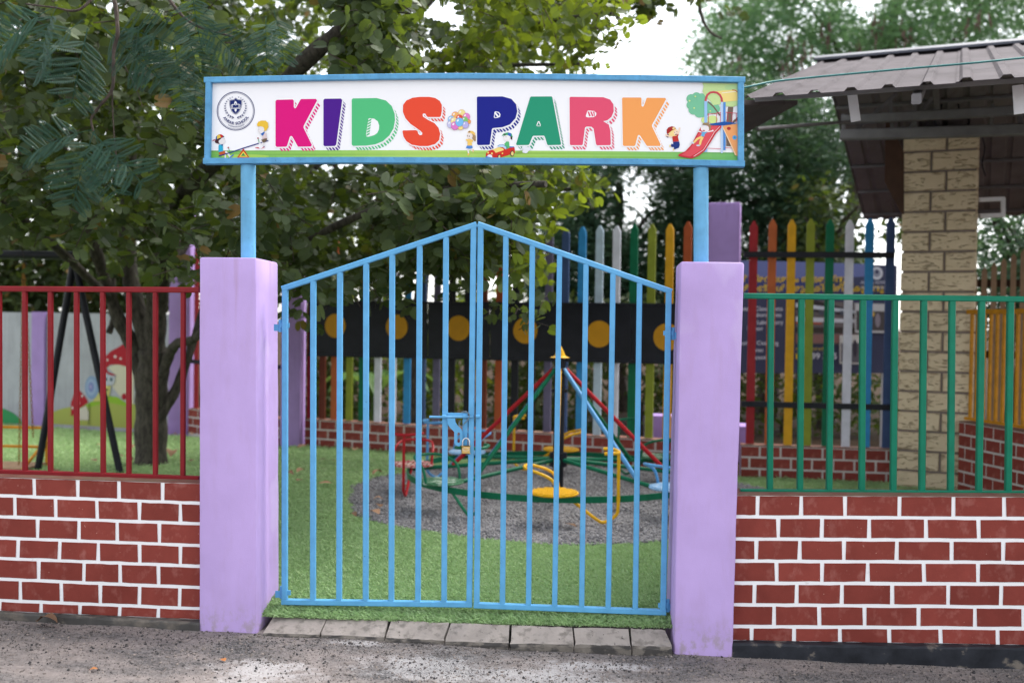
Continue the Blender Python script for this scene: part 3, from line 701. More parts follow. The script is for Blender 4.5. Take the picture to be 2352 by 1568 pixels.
m = MB(); c = aty(*ZB(1035, 760), Yb); m.tube(spline([c + Vector((math.cos(a) * .0035, 0, math.sin(a) * .012)) + Vector((0, math.sin(a) * .004, 0)) for a in np.linspace(0, 2 * math.pi, 9)[:-1]], 3, True), 0.002, 6, True); m.build('staple', M['gate_blue'], lleaf)
# padlock
pc = aty(*ZB(1035, 972), Yb - .012)
pad = thing('padlock', 'small brass padlock hanging from the gate bolt', 'padlock', tuple(pc))
m = MB(); wv, hv, dv = 0.0245, 0.0225, 0.0075
out = []
for sx, sz in ((-1, -1), (1, -1), (1, 1), (-1, 1)):
    for a in ((0, 1, 2) if sx * sz > 0 else (2, 1, 0)):
        e = [0.004, 0.0012, 0][a]; g = [0, 0.0012, 0.004][a]
        out.append(pc + Vector((sx * (wv - e), dv, sz * (hv - g))))
m.prism(out, (0, -2 * dv, 0)); body = m.build('body', M['brass'], pad)
m = MB(); cx = pc + Vector((0, -dv - .0002, 0.003))
el = [cx + Vector((math.cos(a) * .0165, 0, math.sin(a) * .0075)) for a in np.linspace(0, 2 * math.pi, 24, endpoint=False)]
m.tube(el, 0.0009, 6, True); m.build('maker_plate', M['steel_white'], body)
m = MB(); top = pc + Vector((0, 0, hv))
m.tube(spline([top + Vector((-.0175, 0, -.004)), top + Vector((-.0175, 0, .018)), top + Vector((-.012, 0, .032)), top + Vector((0, 0, .0375)), top + Vector((.012, 0, .032)), top + Vector((.0175, 0, .018)), top + Vector((.0175, 0, -.004))], 5), 0.0034, 10); m.build('shackle', M['chrome'], pad, smooth=True)
# chain
path = spline([aty(*ZB(x, y), Yb - o) for x, y, o in ((975, 385, .004), (1030, 375, .016), (1085, 420, .018), (1070, 490, .016), (1010, 560, .012), (965, 605, .01), (925, 575, .012), (945, 520, .0))], 12)
cum = [0]
for p, q in zip(path, path[1:]): cum.append(cum[-1] + (q - p).length)
m = MB(); step = 0.0062; k = 0; s = 0.0
while s < cum[-1]:
    i = min(np.searchsorted(cum, s), len(path) - 2); p = path[i]; t = (path[i + 1] - path[i]).normalized()
    a = t.cross(Vector((0, 1, 0))).normalized(); b = t.cross(a)
    if k % 2: a = b
    m.tube([p + t * (math.cos(u) * .0058) + a * (math.sin(u) * .0036) for u in np.linspace(0, 2 * math.pi, 10, endpoint=False)], 0.0012, 5, True)
    s += step; k += 1
o = m.build('chain', M['dark_steel'], None, smooth=True); tag(o, 'short steel chain looped round the gate bolt above the padlock', 'chain')

# ------------------------------------------------------------------ the sign over the gate
YS = 5.15
sign = thing('park_sign', 'long white sign board lettered KIDS PARK in a blue frame on two posts', 'sign', (-0.49, YS, 1.91))
def poly_rail(pts, w, d, Yc, nm, mat):
    m = MB(); P = [aty(x, y, Yc) for x, y in pts]
    for p in P: m.v += [(p.x, Yc - d / 2, p.z - w / 2 + .002), (p.x, Yc - d / 2, p.z + w / 2 - .002), (p.x, Yc - d / 2 + .002, p.z + w / 2), (p.x, Yc + d / 2, p.z + w / 2), (p.x, Yc + d / 2, p.z - w / 2), (p.x, Yc - d / 2 + .002, p.z - w / 2)]
    n = len(P)
    for i in range(n - 1):
        for k in range(6): m.f.append((i * 6 + k, i * 6 + 6 + k, i * 6 + 6 + (k + 1) % 6, i * 6 + (k + 1) % 6)); m.c.append(None)
    m.f += [tuple(range(6)), tuple((n - 1) * 6 + k for k in range(5, -1, -1))]; m.c += [None, None]
    return m.build(nm, mat, sign)
TOP = spline([Vector((472, 186, 0)), Vector((783, 180, 0)), Vector((1060, 177, 0)), Vector((1464, 181, 0)), Vector((1710, 185.5, 0))], 4)
BOT = spline([Vector((470, 371.5, 0)), Vector((783, 369, 0)), Vector((1034, 370, 0)), Vector((1464, 373, 0)), Vector((1709, 377.5, 0))], 4)
poly_rail([(p.x, p.y) for p in TOP], 0.028, 0.052, YS, 'frame_rail', M['sign_blue'])
poly_rail([(p.x, p.y) for p in BOT], 0.030, 0.052, YS, 'frame_rail', M['sign_blue'])
for a, b, w in (((478.5, 365.8), (481.5, 191.8), .029), ((1700.5, 371), (1700.5, 191.5), .030)):
    m = MB(); m.bar(aty(*a, YS), aty(*b, YS), w, 0.05); m.build('frame_rail', M['sign_blue'], sign)
m = MB(); up = [aty(p.x, p.y + 3, YS + .003) for p in TOP[1:-1]]; dn = [aty(p.x, p.y - 3, YS + .003) for p in BOT[1:-1]]
up = [aty(479, 189, YS + .003)] + up + [aty(1699, 188, YS + .003)]; dn = [aty(479, 368, YS + .003)] + dn + [aty(1699, 374, YS + .003)]
nn_ = len(up); vs = up + dn; m.add(vs, [(i, nn_ + i, nn_ + i + 1, i + 1) for i in range(nn_ - 1)])
m.add([v + Vector((0, .01, 0)) for v in vs], [(i + 1, nn_ + i + 1, nn_ + i, i) for i in range(nn_ - 1)])
m.build('panel', M['panel_white'], sign)
for xt, xb, yb in ((570, 570.5, 592), (1610, 1610.5, 600)):
    a, b = aty(xt, 383, YS + .03), aty(xb, yb + 4, YS + .03)
    m = MB(); m.tube([Vector((b.x, b.y, 1.9)), Vector((a.x, a.y, 2.405))], 0.0385, 24); m.build('post', M['pole_blue'], sign, smooth=True)

YP = YS + 0.002
class Print:
    """flat printing on the panel: each shape a coloured face, later shapes lie over earlier ones"""
    def __init__(s, to, base=0): s.m = MB(); s.to = to; s.k = base
    def poly(s, pts, rgb, raw=False):
        s.k += 1; P = [aty(*s.to(*p), YP - 0.00012 * s.k - 0.0004) for p in pts]
        s.m.add(P, [tuple(range(len(P)))], tuple(v * .86 for v in (rgb if raw else lin(rgb)))); return s
    def ell(s, cx, cy, rx, ry, rgb, rot=0, n=22, a0=0, a1=360):
        full = a1 - a0 >= 360; A = np.linspace(R(a0), R(a1), n, endpoint=not full); c, d = math.cos(R(rot)), math.sin(R(rot))
        return s.poly([(cx + rx * math.cos(a) * c - ry * math.sin(a) * d, cy + rx * math.cos(a) * d + ry * math.sin(a) * c) for a in A], rgb)
    def line(s, pts, w, rgb):
        w = w if isinstance(w, (list, tuple)) else [w] * len(pts); L = []; Rr = []
        for i, (x, y) in enumerate(pts):
            ax, ay = pts[max(i - 1, 0)]; bx, by = pts[min(i + 1, len(pts) - 1)]
            h = math.hypot(bx - ax, by - ay) or 1; nx_, ny_ = -(by - ay) / h, (bx - ax) / h
            L.append((x + nx_ * w[i] / 2, y + ny_ * w[i] / 2)); Rr.append((x - nx_ * w[i] / 2, y - ny_ * w[i] / 2))
        s.k += 1; P = [aty(*s.to(*p), YP - 0.00012 * s.k - 0.0004) for p in L + Rr]; n = len(pts)
        s.m.add(P, [(i, i + 1, n + i + 1, n + i) for i in range(n - 1)], tuple(v * .86 for v in lin(rgb))); return s
    def ring(s, cx, cy, ro, ri, rgb, n=56, ky=1.03):
        s.k += 1; A = np.linspace(0, 2 * math.pi, n, endpoint=False)
        P = [aty(*s.to(cx + r_ * math.cos(a), cy + ky * r_ * math.sin(a)), YP - 0.00012 * s.k - 0.0004) for r_ in (ro, ri) for a in A]
        s.m.add(P, [(i, (i + 1) % n, n + (i + 1) % n, n + i) for i in range(n)], tuple(v * .86 for v in lin(rgb))); return s
    def build(s, name, label=None): return s.m.build(name, M['print'], sign, label=label)
def zone(x0, y0, k): return lambda x, y: ((x0 + x * k) * .574219, (y0 + y * k) * .574219)
Z1, Z2, Z6, Z7, ZC = zone(800, 280, .46769), zone(1700, 280, .55272), zone(840, 340, .20408), zone(2600, 320, .22962), zone(1700, 420, .21259)
TEXTS = {}
def text_polys(txt, bold=0.0):
    if (txt, bold) in TEXTS: return TEXTS[(txt, bold)]
    cu = bpy.data.curves.new('lettering', 'FONT'); cu.body = txt; cu.offset = bold; cu.resolution_u = 3
    ob = bpy.data.objects.new('lettering', cu); scene.collection.objects.link(ob)
    dg = bpy.context.evaluated_depsgraph_get(); dg.update(); me = ob.evaluated_get(dg).to_mesh()
    v = [tuple(p.co[:2]) for p in me.vertices]; f = [tuple(p.vertices) for p in me.polygons]
    ob.evaluated_get(dg).to_mesh_clear(); bpy.data.objects.remove(ob); bpy.data.curves.remove(cu)
    w = max([p[0] for p in v], default=0.3)
    TEXTS[(txt, bold)] = (v, f, w); return v, f, w
def arc_text(p, txt, cx, cy, r, a_mid, size, rgb, bold=0.02, ky=1.03, gap=0.06):
    ws = [(0.3 if c == ' ' else text_polys(c, bold)[2]) + gap for c in txt]; tot = sum(ws) * size
    a = R(a_mid) + tot / r / 2
    for c, w in zip(txt, ws):
        da = w * size / r
        if c != ' ':
            v, f, _ = text_polys(c, bold); am = a - da / 2; co, si = math.cos(am), math.sin(am)
            # baseline below, letters upright along the bottom of the ring (photo y grows downward)
            pts = []
            for x, y in v:
                tx_ = (x - w / 2) * size; rad = r - y * size
                pts.append((cx + rad * co + tx_ * si, cy + ky * (rad * si - tx_ * co)))
            p.k += 0; P = [aty(*p.to(*q), YP - 0.00012 * p.k - 0.0006) for q in pts]
            p.m.add(P, f, tuple(q * .86 for q in lin(rgb)))
        a -= da
# green lawn strip printed along the bottom
def gy(x): return 346 + (x - 483) * (350.5 - 346) / (1695 - 483) - 2.6 * math.sin(math.pi * (x - 483) / 1212)
m = MB(); N = 40; rows = 6
for i in range(N + 1):
    x = 483 + (1696 - 483) * i / N; b = 368.5 + (374 - 368.5) * i / N - 2 * math.sin(math.pi * i / N)
    for k in range(rows + 1):
        m.v.append(tuple(aty(x, gy(x) + (b - gy(x)) * k / rows, YP - .0003)))
LG = [(128, 190, 92), (152, 205, 98), (185, 219, 112), (170, 212, 100), (150, 205, 105), (120, 192, 110)]
for i in range(N):
    t = i / (N - 1) * 5; a, b = lin(LG[min(int(t), 5)]), lin(LG[min(int(t) + 1, 5)]); u = t - int(t)
    for k in range(rows):
        c = tuple((p + (q - p) * u) * (.8 + .22 * abs(math.sin(k * 1.3 + t * .6)) + .04 * k / rows) for p, q in zip(a, b))
        m.f.append((i * 7 + k, i * 7 + k + 1, i * 7 + 8 + k, i * 7 + 7 + k)); m.c.append(tuple(v * .86 for v in c))
m.build('printed_lawn', M['print'], sign)
# the eight big letters
def sharp(pts, n=1): return pts
LET = [
 ('K', Z1, (226, 18, 128), [(645, 268), (656, 256), (792, 253), (802, 262), (802, 318), (812, 330), (822, 322), (856, 258), (866, 250), (990, 248), (1001, 262), (886, 480), (886, 496), (957, 642), (948, 656), (838, 657), (790, 572), (778, 564), (768, 574), (745, 648), (735, 657), (656, 659), (645, 648)], None, 1.0, 'pink'),
 ('I', Z1, (78, 26, 143), [(1055, 258), (1066, 247), (1205, 245), (1216, 258), (1165, 638), (1152, 651), (1066, 653), (1055, 642)], None, 1.0, 'purple'),
 ('D', Z1, (86, 196, 130), [(1297, 255), (1308, 244), (1510, 241), (1590, 262), (1640, 310), (1665, 375), (1668, 430), (1655, 500), (1620, 560), (1565, 610), (1500, 637), (1420, 648), (1308, 650), (1297, 638)],
  [(1440, 420), (1452, 414), (1490, 418), (1520, 440), (1532, 475), (1530, 510), (1515, 540), (1490, 558), (1440, 572), (1424, 570), (1420, 556)], 1.0, 'light green'),
 ('S', Z1, (238, 80, 54), [(1820, 238), (1880, 231), (1960, 231), (2010, 240), (2050, 265), (2068, 300), (2068, 350), (2060, 395), (2050, 404), (1950, 404), (1937, 395), (1928, 376), (1914, 372), (1904, 380), (1906, 398), (1945, 425), (2005, 455), (2040, 495), (2054, 545), (2046, 600), (2010, 635), (1950, 652), (1880, 652), (1810, 640), (1765, 610), (1740, 570), (1731, 528), (1736, 518), (1845, 515), (1860, 522), (1866, 545), (1880, 558), (1898, 556), (1902, 540), (1885, 522), (1850, 497), (1800, 462), (1757, 415), (1735, 360), (1736, 300), (1765, 262)], None, 1.0, 'red'),
 ('P', Z2, (28, 36, 140), [(375, 200), (382, 193), (560, 192), (625, 210), (660, 250), (668, 300), (655, 350), (615, 395), (560, 415), (490, 422), (484, 430), (470, 536), (464, 543), (385, 545), (376, 537)],
  [(503, 305), (510, 300), (535, 305), (546, 322), (543, 340), (525, 347), (505, 349), (498, 342)], .846, 'navy blue'),
 ('A', Z2, (42, 154, 118), [(760, 200), (768, 193), (915, 192), (922, 200), (985, 535), (980, 543), (890, 545), (884, 538), (868, 485), (860, 476), (785, 477), (777, 484), (755, 538), (748, 544), (665, 545), (659, 537)],
  [(818, 372), (828, 372), (838, 400), (835, 408), (812, 408), (806, 402)], .846, 'sea green'),
 ('R', Z2, (233, 86, 118), [(1046, 202), (1053, 195), (1290, 198), (1340, 215), (1364, 250), (1366, 300), (1350, 340), (1320, 365), (1290, 372), (1330, 395), (1342, 440), (1345, 535), (1340, 545), (1245, 546), (1238, 538), (1220, 425), (1205, 412), (1170, 410), (1158, 418), (1142, 538), (1136, 545), (1055, 545), (1048, 538)],
  [(1175, 298), (1185, 294), (1225, 298), (1240, 312), (1238, 330), (1222, 342), (1180, 344), (1165, 340), (1164, 332)], .846, 'rose'),
 ('K', Z2, (251, 168, 96), [(1426, 207), (1433, 200), (1560, 200), (1567, 208), (1567, 260), (1575, 268), (1583, 262), (1603, 206), (1610, 202), (1738, 203), (1745, 212), (1643, 398), (1643, 408), (1706, 540), (1700, 551), (1610, 551), (1603, 546), (1556, 475), (1548, 470), (1540, 476), (1522, 545), (1514, 551), (1440, 551), (1432, 544)], None, .846, 'orange')]
WHITE = (0.84, 0.84, 0.86)
def offset_poly(pts, d):
    n = len(pts); A = sum(pts[i][0] * pts[(i + 1) % n][1] - pts[(i + 1) % n][0] * pts[i][1] for i in range(n)); sgn = 1 if A > 0 else -1; out = []
    for i in range(n):
        (ax, ay), (bx, by), (cx, cy) = pts[i - 1], pts[i], pts[(i + 1) % n]
        l1 = math.hypot(bx - ax, by - ay); l2 = math.hypot(cx - bx, cy - by)
        n1 = ((by - ay) / l1 * sgn, -(bx - ax) / l1 * sgn); n2 = ((cy - by) / l2 * sgn, -(cx - bx) / l2 * sgn)
        mx_, my_ = n1[0] + n2[0], n1[1] + n2[1]; h = mx_ * mx_ + my_ * my_
        if h < .3: mx_, my_, h = n1[0], n1[1], 1.0
        s = min(2 / h, 1.6) if h < 3.99 else .5
        out.append((bx + mx_ * d * s, by + my_ * d * s))
    return out
def dense(pts, st):
    out = []
    for i, p in enumerate(pts):
        q = pts[(i + 1) % len(pts)]; h = math.hypot(q[0] - p[0], q[1] - p[1]); k = max(1, int(h / st))
        out += [(p[0] + (q[0] - p[0]) * j / k, p[1] + (q[1] - p[1]) * j / k) for j in range(k)]
    return out
for ch, to, rgb, outl, counter, k, cname in LET:
    pr = Print(to, 1); D = (30 * k, 36 * k); g = 0.36
    pts = dense(outl, 3.0 * k); n = len(pts)
    A = sum(pts[i][0] * pts[(i + 1) % n][1] - pts[(i + 1) % n][0] * pts[i][1] for i in range(n)); sgn = 1 if A > 0 else -1
    # striped drop shade: slanted blocks on the sides that face down and right
    L = 0.0; run = []; per = 27 * k; st = MB(); c = tuple(v * .86 for v in lin(rgb)); c = tuple(min(1, v * 1.05) for v in c)
    vis = []
    for i in range(n):
        a, b = pts[i], pts[(i + 1) % n]; h = math.hypot(b[0] - a[0], b[1] - a[1]); nx_, ny_ = (b[1] - a[1]) / h * sgn, -(b[0] - a[0]) / h * sgn
        vis.append((nx_ * .64 + ny_ * .77 > .22, h))
    i = 0
    while i < n:
        on = (L % per) < per * .56
        a, b = pts[i], pts[(i + 1) % n]
        if vis[i][0] and on:
            sk = 0.45 if abs(b[0] - a[0]) > abs(b[1] - a[1]) else 0.0
            q = [(a[0] + D[0] * g, a[1] + D[1] * g), (b[0] + D[0] * g, b[1] + D[1] * g), (b[0] + D[0], b[1] + D[1]), (a[0] + D[0], a[1] + D[1])]
            st.add([aty(*to(*p), YP - .0005) for p in q], [(0, 1, 2, 3)], c)
        L += vis[i][1]; i += 1
    w = MB(); off = offset_poly(outl, 9 * k); w.add([aty(*to(*p), YP - .0008) for p in off], [tuple(range(len(off)))], WHITE)
    f = MB(); f.add([aty(*to(*p), YP - .0011) for p in outl], [tuple(range(len(outl)))], tuple(v * .86 for v in lin(rgb)))
    if counter:
        f.add([aty(*to(*p), YP - .0014) for p in counter], [tuple(range(len(counter)))], WHITE)
        cx = sum(p[0] for p in counter) / len(counter); cy = sum(p[1] for p in counter) / len(counter)
        inner = [(cx + (x - cx) * .72, cy + (y - cy) * .74) for x, y in counter]
        if ch == 'D':
            for t in range(6):
                y = 430 + t * 24; x = 1440 - t * 3
                f.add([aty(*to(*p), YP - .0017) for p in ((x, y), (x + 28, y - 14), (x + 24, y + 2), (x - 4, y + 16))], [(0, 1, 2, 3)], tuple(v * .86 for v in lin(rgb)))
        else:
            xs_ = sorted(p[0] for p in inner); lo, hi = xs_[0], xs_[-1]; ys_ = sorted(p[1] for p in inner); y0, y1 = ys_[0], ys_[-1]
            if ch == 'A': f.add([aty(*to(*p), YP - .0017) for p in ((cx, y0), (hi, y1), (lo, y1))], [(0, 1, 2)], tuple(v * .86 for v in lin(rgb)))
            elif ch == 'P':
                for q in (((lo, y0 + 12), (lo + 20, y1 - 1), (lo, y1)), ((lo + 8, y0), (hi - 8, y0 + 4), (hi, (y0 + y1) / 2), (hi - 4, y1 - 8))): f.add([aty(*to(*p), YP - .0017) for p in q], [tuple(range(len(q)))], tuple(v * .86 for v in lin(rgb)))
            else:
                for t in range(3):
                    x = lo + 2 + t * 20; q = ((x, y0 + 2), (x + 11, y0), (min(x + 24, hi), y1 - 4), (min(x + 13, hi - 4), y1)); f.add([aty(*to(*p), YP - .0017) for p in q], [(0, 1, 2, 3)], tuple(v * .86 for v in lin(rgb)))
    lo_ = f.build('letter', M['print'], sign, label=f'{cname} letter {ch}')
    for mb, nm in ((w, 'letter_outline'), (st, 'letter_shade')):
        mb.build(nm, M['print'], lo_, kind='stuff' if nm == 'letter_shade' else None)
# school crest
NAVY = (22, 40, 108)
p = Print(Z6); cx, cy = 503, 512
p.ring(cx, cy, 371, 358, NAVY); p.ring(cx, cy, 346, 340, NAVY)
sh = [(503, 252), (545, 285), (628, 292), (628, 385), (612, 450), (580, 520), (540, 560), (500, 582), (460, 560), (420, 520), (392, 450), (378, 385), (380, 298), (465, 285)]
p.poly(sh, NAVY); p.poly([(503 + (x - 503) * .95, 412 + (y - 412) * .955) for x, y in sh], (235, 236, 242)); p.poly([(503 + (x - 503) * .90, 412 + (y - 412) * .92) for x, y in sh], NAVY)
Wt = (240, 240, 245)
p.poly([(412, 392), (436, 388), (436, 376), (470, 380), (503, 392), (536, 380), (570, 372), (570, 384), (592, 384), (590, 468), (520, 466), (500, 472), (480, 470), (414, 472)], Wt)
p.poly([(422, 400), (436, 398), (436, 452), (480, 452), (500, 460), (520, 452), (568, 450), (570, 394), (582, 394), (580, 458), (520, 458), (500, 465), (480, 462), (424, 464)], NAVY)
p.poly([(446, 390), (475, 390), (503, 402), (532, 390), (560, 384), (560, 444), (520, 444), (502, 452), (480, 446), (446, 448)], NAVY)
p.poly([(486, 306), (496, 322), (508, 320), (526, 352), (536, 372), (520, 388), (505, 352), (490, 388), (474, 372), (472, 350), (486, 330)], Wt)
p.poly([(478, 470), (524, 468), (520, 510), (508, 515), (504, 548), (497, 520), (484, 512)], Wt)
for sgn in (-1, 1):
    for i in range(12):
        t = i / 11; a = R(100 + 150 * t) if sgn < 0 else R(80 - 150 * t)
        r0 = 205; x, y = cx - 5 + r0 * math.cos(a), 425 + r0 * .98 * math.sin(a) + (20 if i < 3 else 8); s = 27 * (1 - .55 * t)
        dr = a + (math.pi / 2 if sgn < 0 else -math.pi / 2)
        for off in (-.55, .55):
            d2 = dr + off; p.ell(x + math.cos(d2) * s * .7, y + math.sin(d2) * s * .7, s, s * .32, NAVY, math.degrees(d2), 8)
p.k += 1
arc_text(p, 'ANSAR SCHOOL', cx, cy - 40, 298, 90 - 2, 72, NAVY, .035)
arc_text(p, 'PADINHARANGADI', cx, cy - 30, 342, 90 - 2, 37, NAVY, .012)
p.build('school_crest')
# children on a seesaw
SK = (236, 232, 232)
p = Print(Z6)
p.ell(690, 1400, 470, 40, (176, 214, 98)); 
p.poly([(105, 1080), (120, 1010), (170, 968), (225, 972), (265, 1000), (280, 1022), (200, 1048)], (38, 92, 158)); p.poly([(140, 990), (185, 966), (215, 1030), (135, 1062)], (236, 200, 80)); p.poly([(180, 966), (225, 972), (252, 996), (250, 1026), (218, 1032)], (206, 40, 40)); p.poly([(40, 1108), (60, 1078), (105, 1066), (108, 1080)], (196, 30, 60)); p.poly([(252, 990), (282, 1022), (250, 1024)], (72, 48, 56))
p.ell(232, 1100, 68, 62, SK); p.poly([(92, 1112), (108, 1078), (228, 1030), (215, 1058), (172, 1088), (168, 1120), (190, 1160), (150, 1150), (110, 1140)], (72, 36, 44))
p.poly([(165, 1190), (180, 1168), (250, 1170), (255, 1310), (165, 1315)], (50, 178, 216)); p.poly([(205, 1168), (255, 1166), (250, 1194), (225, 1190)], (26, 90, 160)); p.poly([(172, 1320), (295, 1290), (300, 1350), (220, 1372), (180, 1366)], (196, 92, 46))
p.line([(300, 1305), (345, 1340), (395, 1410)], 34, SK); p.line([(300, 1355), (298, 1440)], 28, SK); p.poly([(380, 1418), (450, 1360), (470, 1372), (400, 1430)], (60, 120, 200)); p.ell(312, 1442, 34, 12, (60, 120, 190))
p.line([(168, 1395), (400, 1325), (650, 1240), (955, 1145)], 20, (30, 46, 130)); p.line([(990, 1136), (1140, 1092)], 18, (30, 46, 130))
p.line([(385, 1310), (360, 1235)], 12, (90, 170, 120)); p.ell(357, 1228, 15, 15, (170, 40, 70)); p.line([(962, 1135), (942, 1052)], 12, (90, 170, 120)); p.ell(939, 1044, 15, 15, (170, 40, 70))
p.poly([(652, 1248), (785, 1446), (515, 1446)], (206, 60, 40)); p.poly([(652, 1298), (742, 1412), (566, 1412)], (240, 214, 84)); p.poly([(652, 1332), (700, 1392), (606, 1392)], (64, 150, 84))
p.ell(1000, 880, 62, 70, SK); p.poly([(918, 770), (950, 720), (1010, 698), (1090, 702), (1135, 745), (1142, 830), (1100, 895), (1060, 900), (1062, 850), (1040, 825), (985, 812), (930, 812)], (240, 196, 66)); p.ell(956, 872, 5, 5, (90, 80, 80)); p.ell(278, 1052, 5, 6, (90, 80, 80))
p.poly([(1030, 940), (1090, 930), (1116, 1045), (1020, 1062)], (244, 240, 240))
for i in range(5): p.line([(1028 - i * 1.5, 960 + i * 23), (1100 + i * 4, 948 + i * 24)], 6, (180, 50, 64))
p.poly([(990, 962), (1050, 925), (1076, 930), (1030, 1000)], (36, 104, 190)); p.poly([(1002, 1072), (1116, 1048), (1112, 1092), (1050, 1132), (1025, 1110)], (112, 94, 74))
p.line([(1025, 1130), (1062, 1200)], 28, SK); p.poly([(876, 1222), (950, 1222), (972, 1252), (890, 1232)], (206, 30, 66)); p.poly([(994, 1258), (1050, 1212), (1080, 1214), (1010, 1252)], (206, 30, 66)); p.poly([(1035, 1210), (1065, 1198), (1070, 1216)], (60, 100, 160))
p.build('seesaw_picture')
# balloons, girl, car
p = Print(ZC)
for x, y, r_, c, o in ((690, 160, 68, (247, 230, 150), 0), (570, 200, 66, (248, 186, 110), 0), (495, 275, 64, (160, 208, 244), 1), (780, 225, 66, (236, 140, 206), 0), (820, 315, 40, (246, 170, 80), 0), (650, 250, 62, (232, 80, 60), 0), (480, 365, 64, (206, 206, 240), 1), (545, 300, 60, (250, 232, 160), 0), (668, 415, 52, (250, 226, 140), 0), (750, 285, 58, (136, 206, 120), 0), (760, 375, 60, (190, 184, 236), 1), (562, 392, 72, (228, 130, 206), 0), (648, 324, 76, (126, 194, 244), 1)):
    p.ell(x, y, r_ + 4, r_ * 1.06 + 4, (150, 110, 170) if o else (200, 120, 150)); p.ell(x, y, r_, r_ * 1.06, c); p.ell(x - r_ * .4, y - r_ * .4, r_ * .22, r_ * .34, (250, 248, 250), 40, 12)
p.build('balloon_picture')
p = Print(ZC)
p.poly([(800, 540), (850, 490), (930, 520), (960, 600), (975, 650), (940, 690), (890, 640), (880, 570)], (176, 144, 104)); p.ell(840, 585, 56, 62, (244, 232, 226)); p.poly([(795, 520), (830, 484), (900, 492), (942, 530), (946, 575), (880, 540), (830, 522)], (248, 204, 110)); p.ell(836, 505, 20, 15, (150, 116, 84))
p.ell(798, 582, 6, 14, (70, 60, 60)); p.ell(832, 590, 7, 15, (70, 60, 60)); p.ell(828, 634, 8, 4, (190, 80, 70))
p.poly([(770, 645), (845, 640), (905, 660), (900, 705), (880, 690), (885, 765), (800, 765), (798, 690), (765, 660)], (250, 208, 112)); p.poly([(790, 765), (885, 765), (900, 805), (870, 822), (820, 826), (768, 810)], (84, 140, 214)); p.line([(805, 825), (820, 910)], 26, (244, 236, 232)); p.line([(860, 822), (880, 860), (905, 852)], 24, (244, 236, 232)); p.poly([(795, 948), (812, 908), (840, 915), (825, 950)], (250, 206, 110)); p.ell(905, 860, 14, 30, (250, 206, 150))
p.build('balloon_girl_picture')
p = Print(ZC)
p.poly([(1445, 580), (1480, 538), (1560, 516), (1630, 540), (1652, 610), (1600, 590), (1520, 578)], (70, 172, 116)); p.poly([(1565, 518), (1615, 530), (1620, 590), (1555, 578)], (54, 110, 200)); p.poly([(1605, 585), (1640, 600), (1640, 660), (1612, 640)], (64, 40, 40)); p.ell(1540, 625, 66, 56, (246, 242, 242)); p.ell(1500, 556, 20, 13, (90, 60, 60)); p.line([(1468, 600), (1485, 600)], 6, (110, 100, 100)); p.line([(1515, 600), (1532, 604)], 6, (110, 100, 100))
p.poly([(1490, 735), (1530, 690), (1580, 690), (1594, 830), (1540, 830)], (92, 190, 120))
p.poly([(1590, 782), (1675, 784), (1682, 800), (1590, 806)], (52, 104, 190))
p.poly([(1142, 960), (1150, 905), (1200, 860), (1255, 845), (1400, 792), (1470, 800), (1520, 840), (1590, 806), (1685, 798), (1694, 905), (1600, 935), (1420, 990), (1260, 996), (1145, 985)], (214, 52, 40)); p.poly([(1262, 842), (1400, 795), (1470, 822), (1485, 850), (1330, 902), (1300, 860)], (248, 222, 130)); p.poly([(1366, 775), (1400, 752), (1470, 746), (1530, 790), (1520, 836), (1480, 800), (1420, 790), (1376, 796)], (196, 226, 246)); p.line([(1366, 775), (1400, 752), (1470, 748), (1545, 800), (1522, 838)], 9, (60, 120, 200))
p.poly([(1165, 985), (1180, 945), (1225, 930), (1260, 950), (1268, 992)], (246, 246, 248)); p.ell(1188, 900, 16, 18, (250, 212, 120)); p.ell(1258, 915, 18, 20, (250, 212, 120)); p.poly([(1142, 965), (1270, 992), (1145, 988)], (60, 120, 210))
for x, y, r_ in ((1640, 915, 42), (1395, 975, 32)): p.ell(x, y, r_ * .92, r_ * 1.35, (60, 60, 66)); p.ell(x + 4, y, r_ * .6, r_ * .95, (246, 216, 130))
p.poly([(1456 + 22 * (1 if i % 2 == 0 else .42) * math.sin(i * math.pi / 5), 912 - 24 * (1 if i % 2 == 0 else .42) * math.cos(i * math.pi / 5)) for i in range(10)], (252, 222, 110))
for x, y, r_ in ((1870, 810, 40), (1930, 830, 46), (1890, 870, 42), (1860, 880, 24)): p.ell(x, y, r_ * 1.2, r_ * .9, (236, 238, 244))
for i in range(3): p.line([(1715, 880 + i * 22), (1840, 850 + i * 22)], 4, (90, 130, 80))
p.build('car_picture')
# jumping child and slide
p = Print(Z7)
p.ell(310, 975, 26, 30, (64, 50, 110)); p.ell(410, 925, 88, 66, (250, 222, 150), -20); p.poly([(292, 930), (290, 870), (320, 828), (380, 808), (430, 820), (455, 848), (370, 890), (310, 945)], (170, 46, 44)); p.poly([(385, 840), (420, 822), (448, 842), (400, 864)], (250, 222, 150)); p.ell(455, 920, 40, 46, (252, 224, 200)); p.ell(430, 915, 5, 8, (70, 50, 60)); p.ell(468, 905, 5, 8, (70, 50, 60)); p.ell(455, 950, 18, 9, (120, 50, 60), -20)
p.poly([(385, 985), (460, 972), (490, 935), (500, 955), (485, 985), (505, 1070), (400, 1078)], (198, 56, 50)); p.line([(390, 995), (340, 985), (270, 960)], [26, 24, 30], (252, 222, 196)); p.line([(490, 945), (510, 880), (515, 830)], [24, 22, 30], (252, 222, 196))
p.poly([(402, 1078), (510, 1074), (520, 1130), (505, 1180), (430, 1212), (412, 1195), (420, 1172), (375, 1168), (362, 1140), (375, 1112), (405, 1120)], (36, 58, 130)); p.ell(350, 1150, 12, 24, (252, 226, 150)); p.ell(410, 1215, 12, 20, (252, 226, 150))
p.build('jumping_child_picture')
p = Print(Z7)
LGc, MG, YGc = (204, 230, 160), (126, 200, 160), (214, 234, 150)
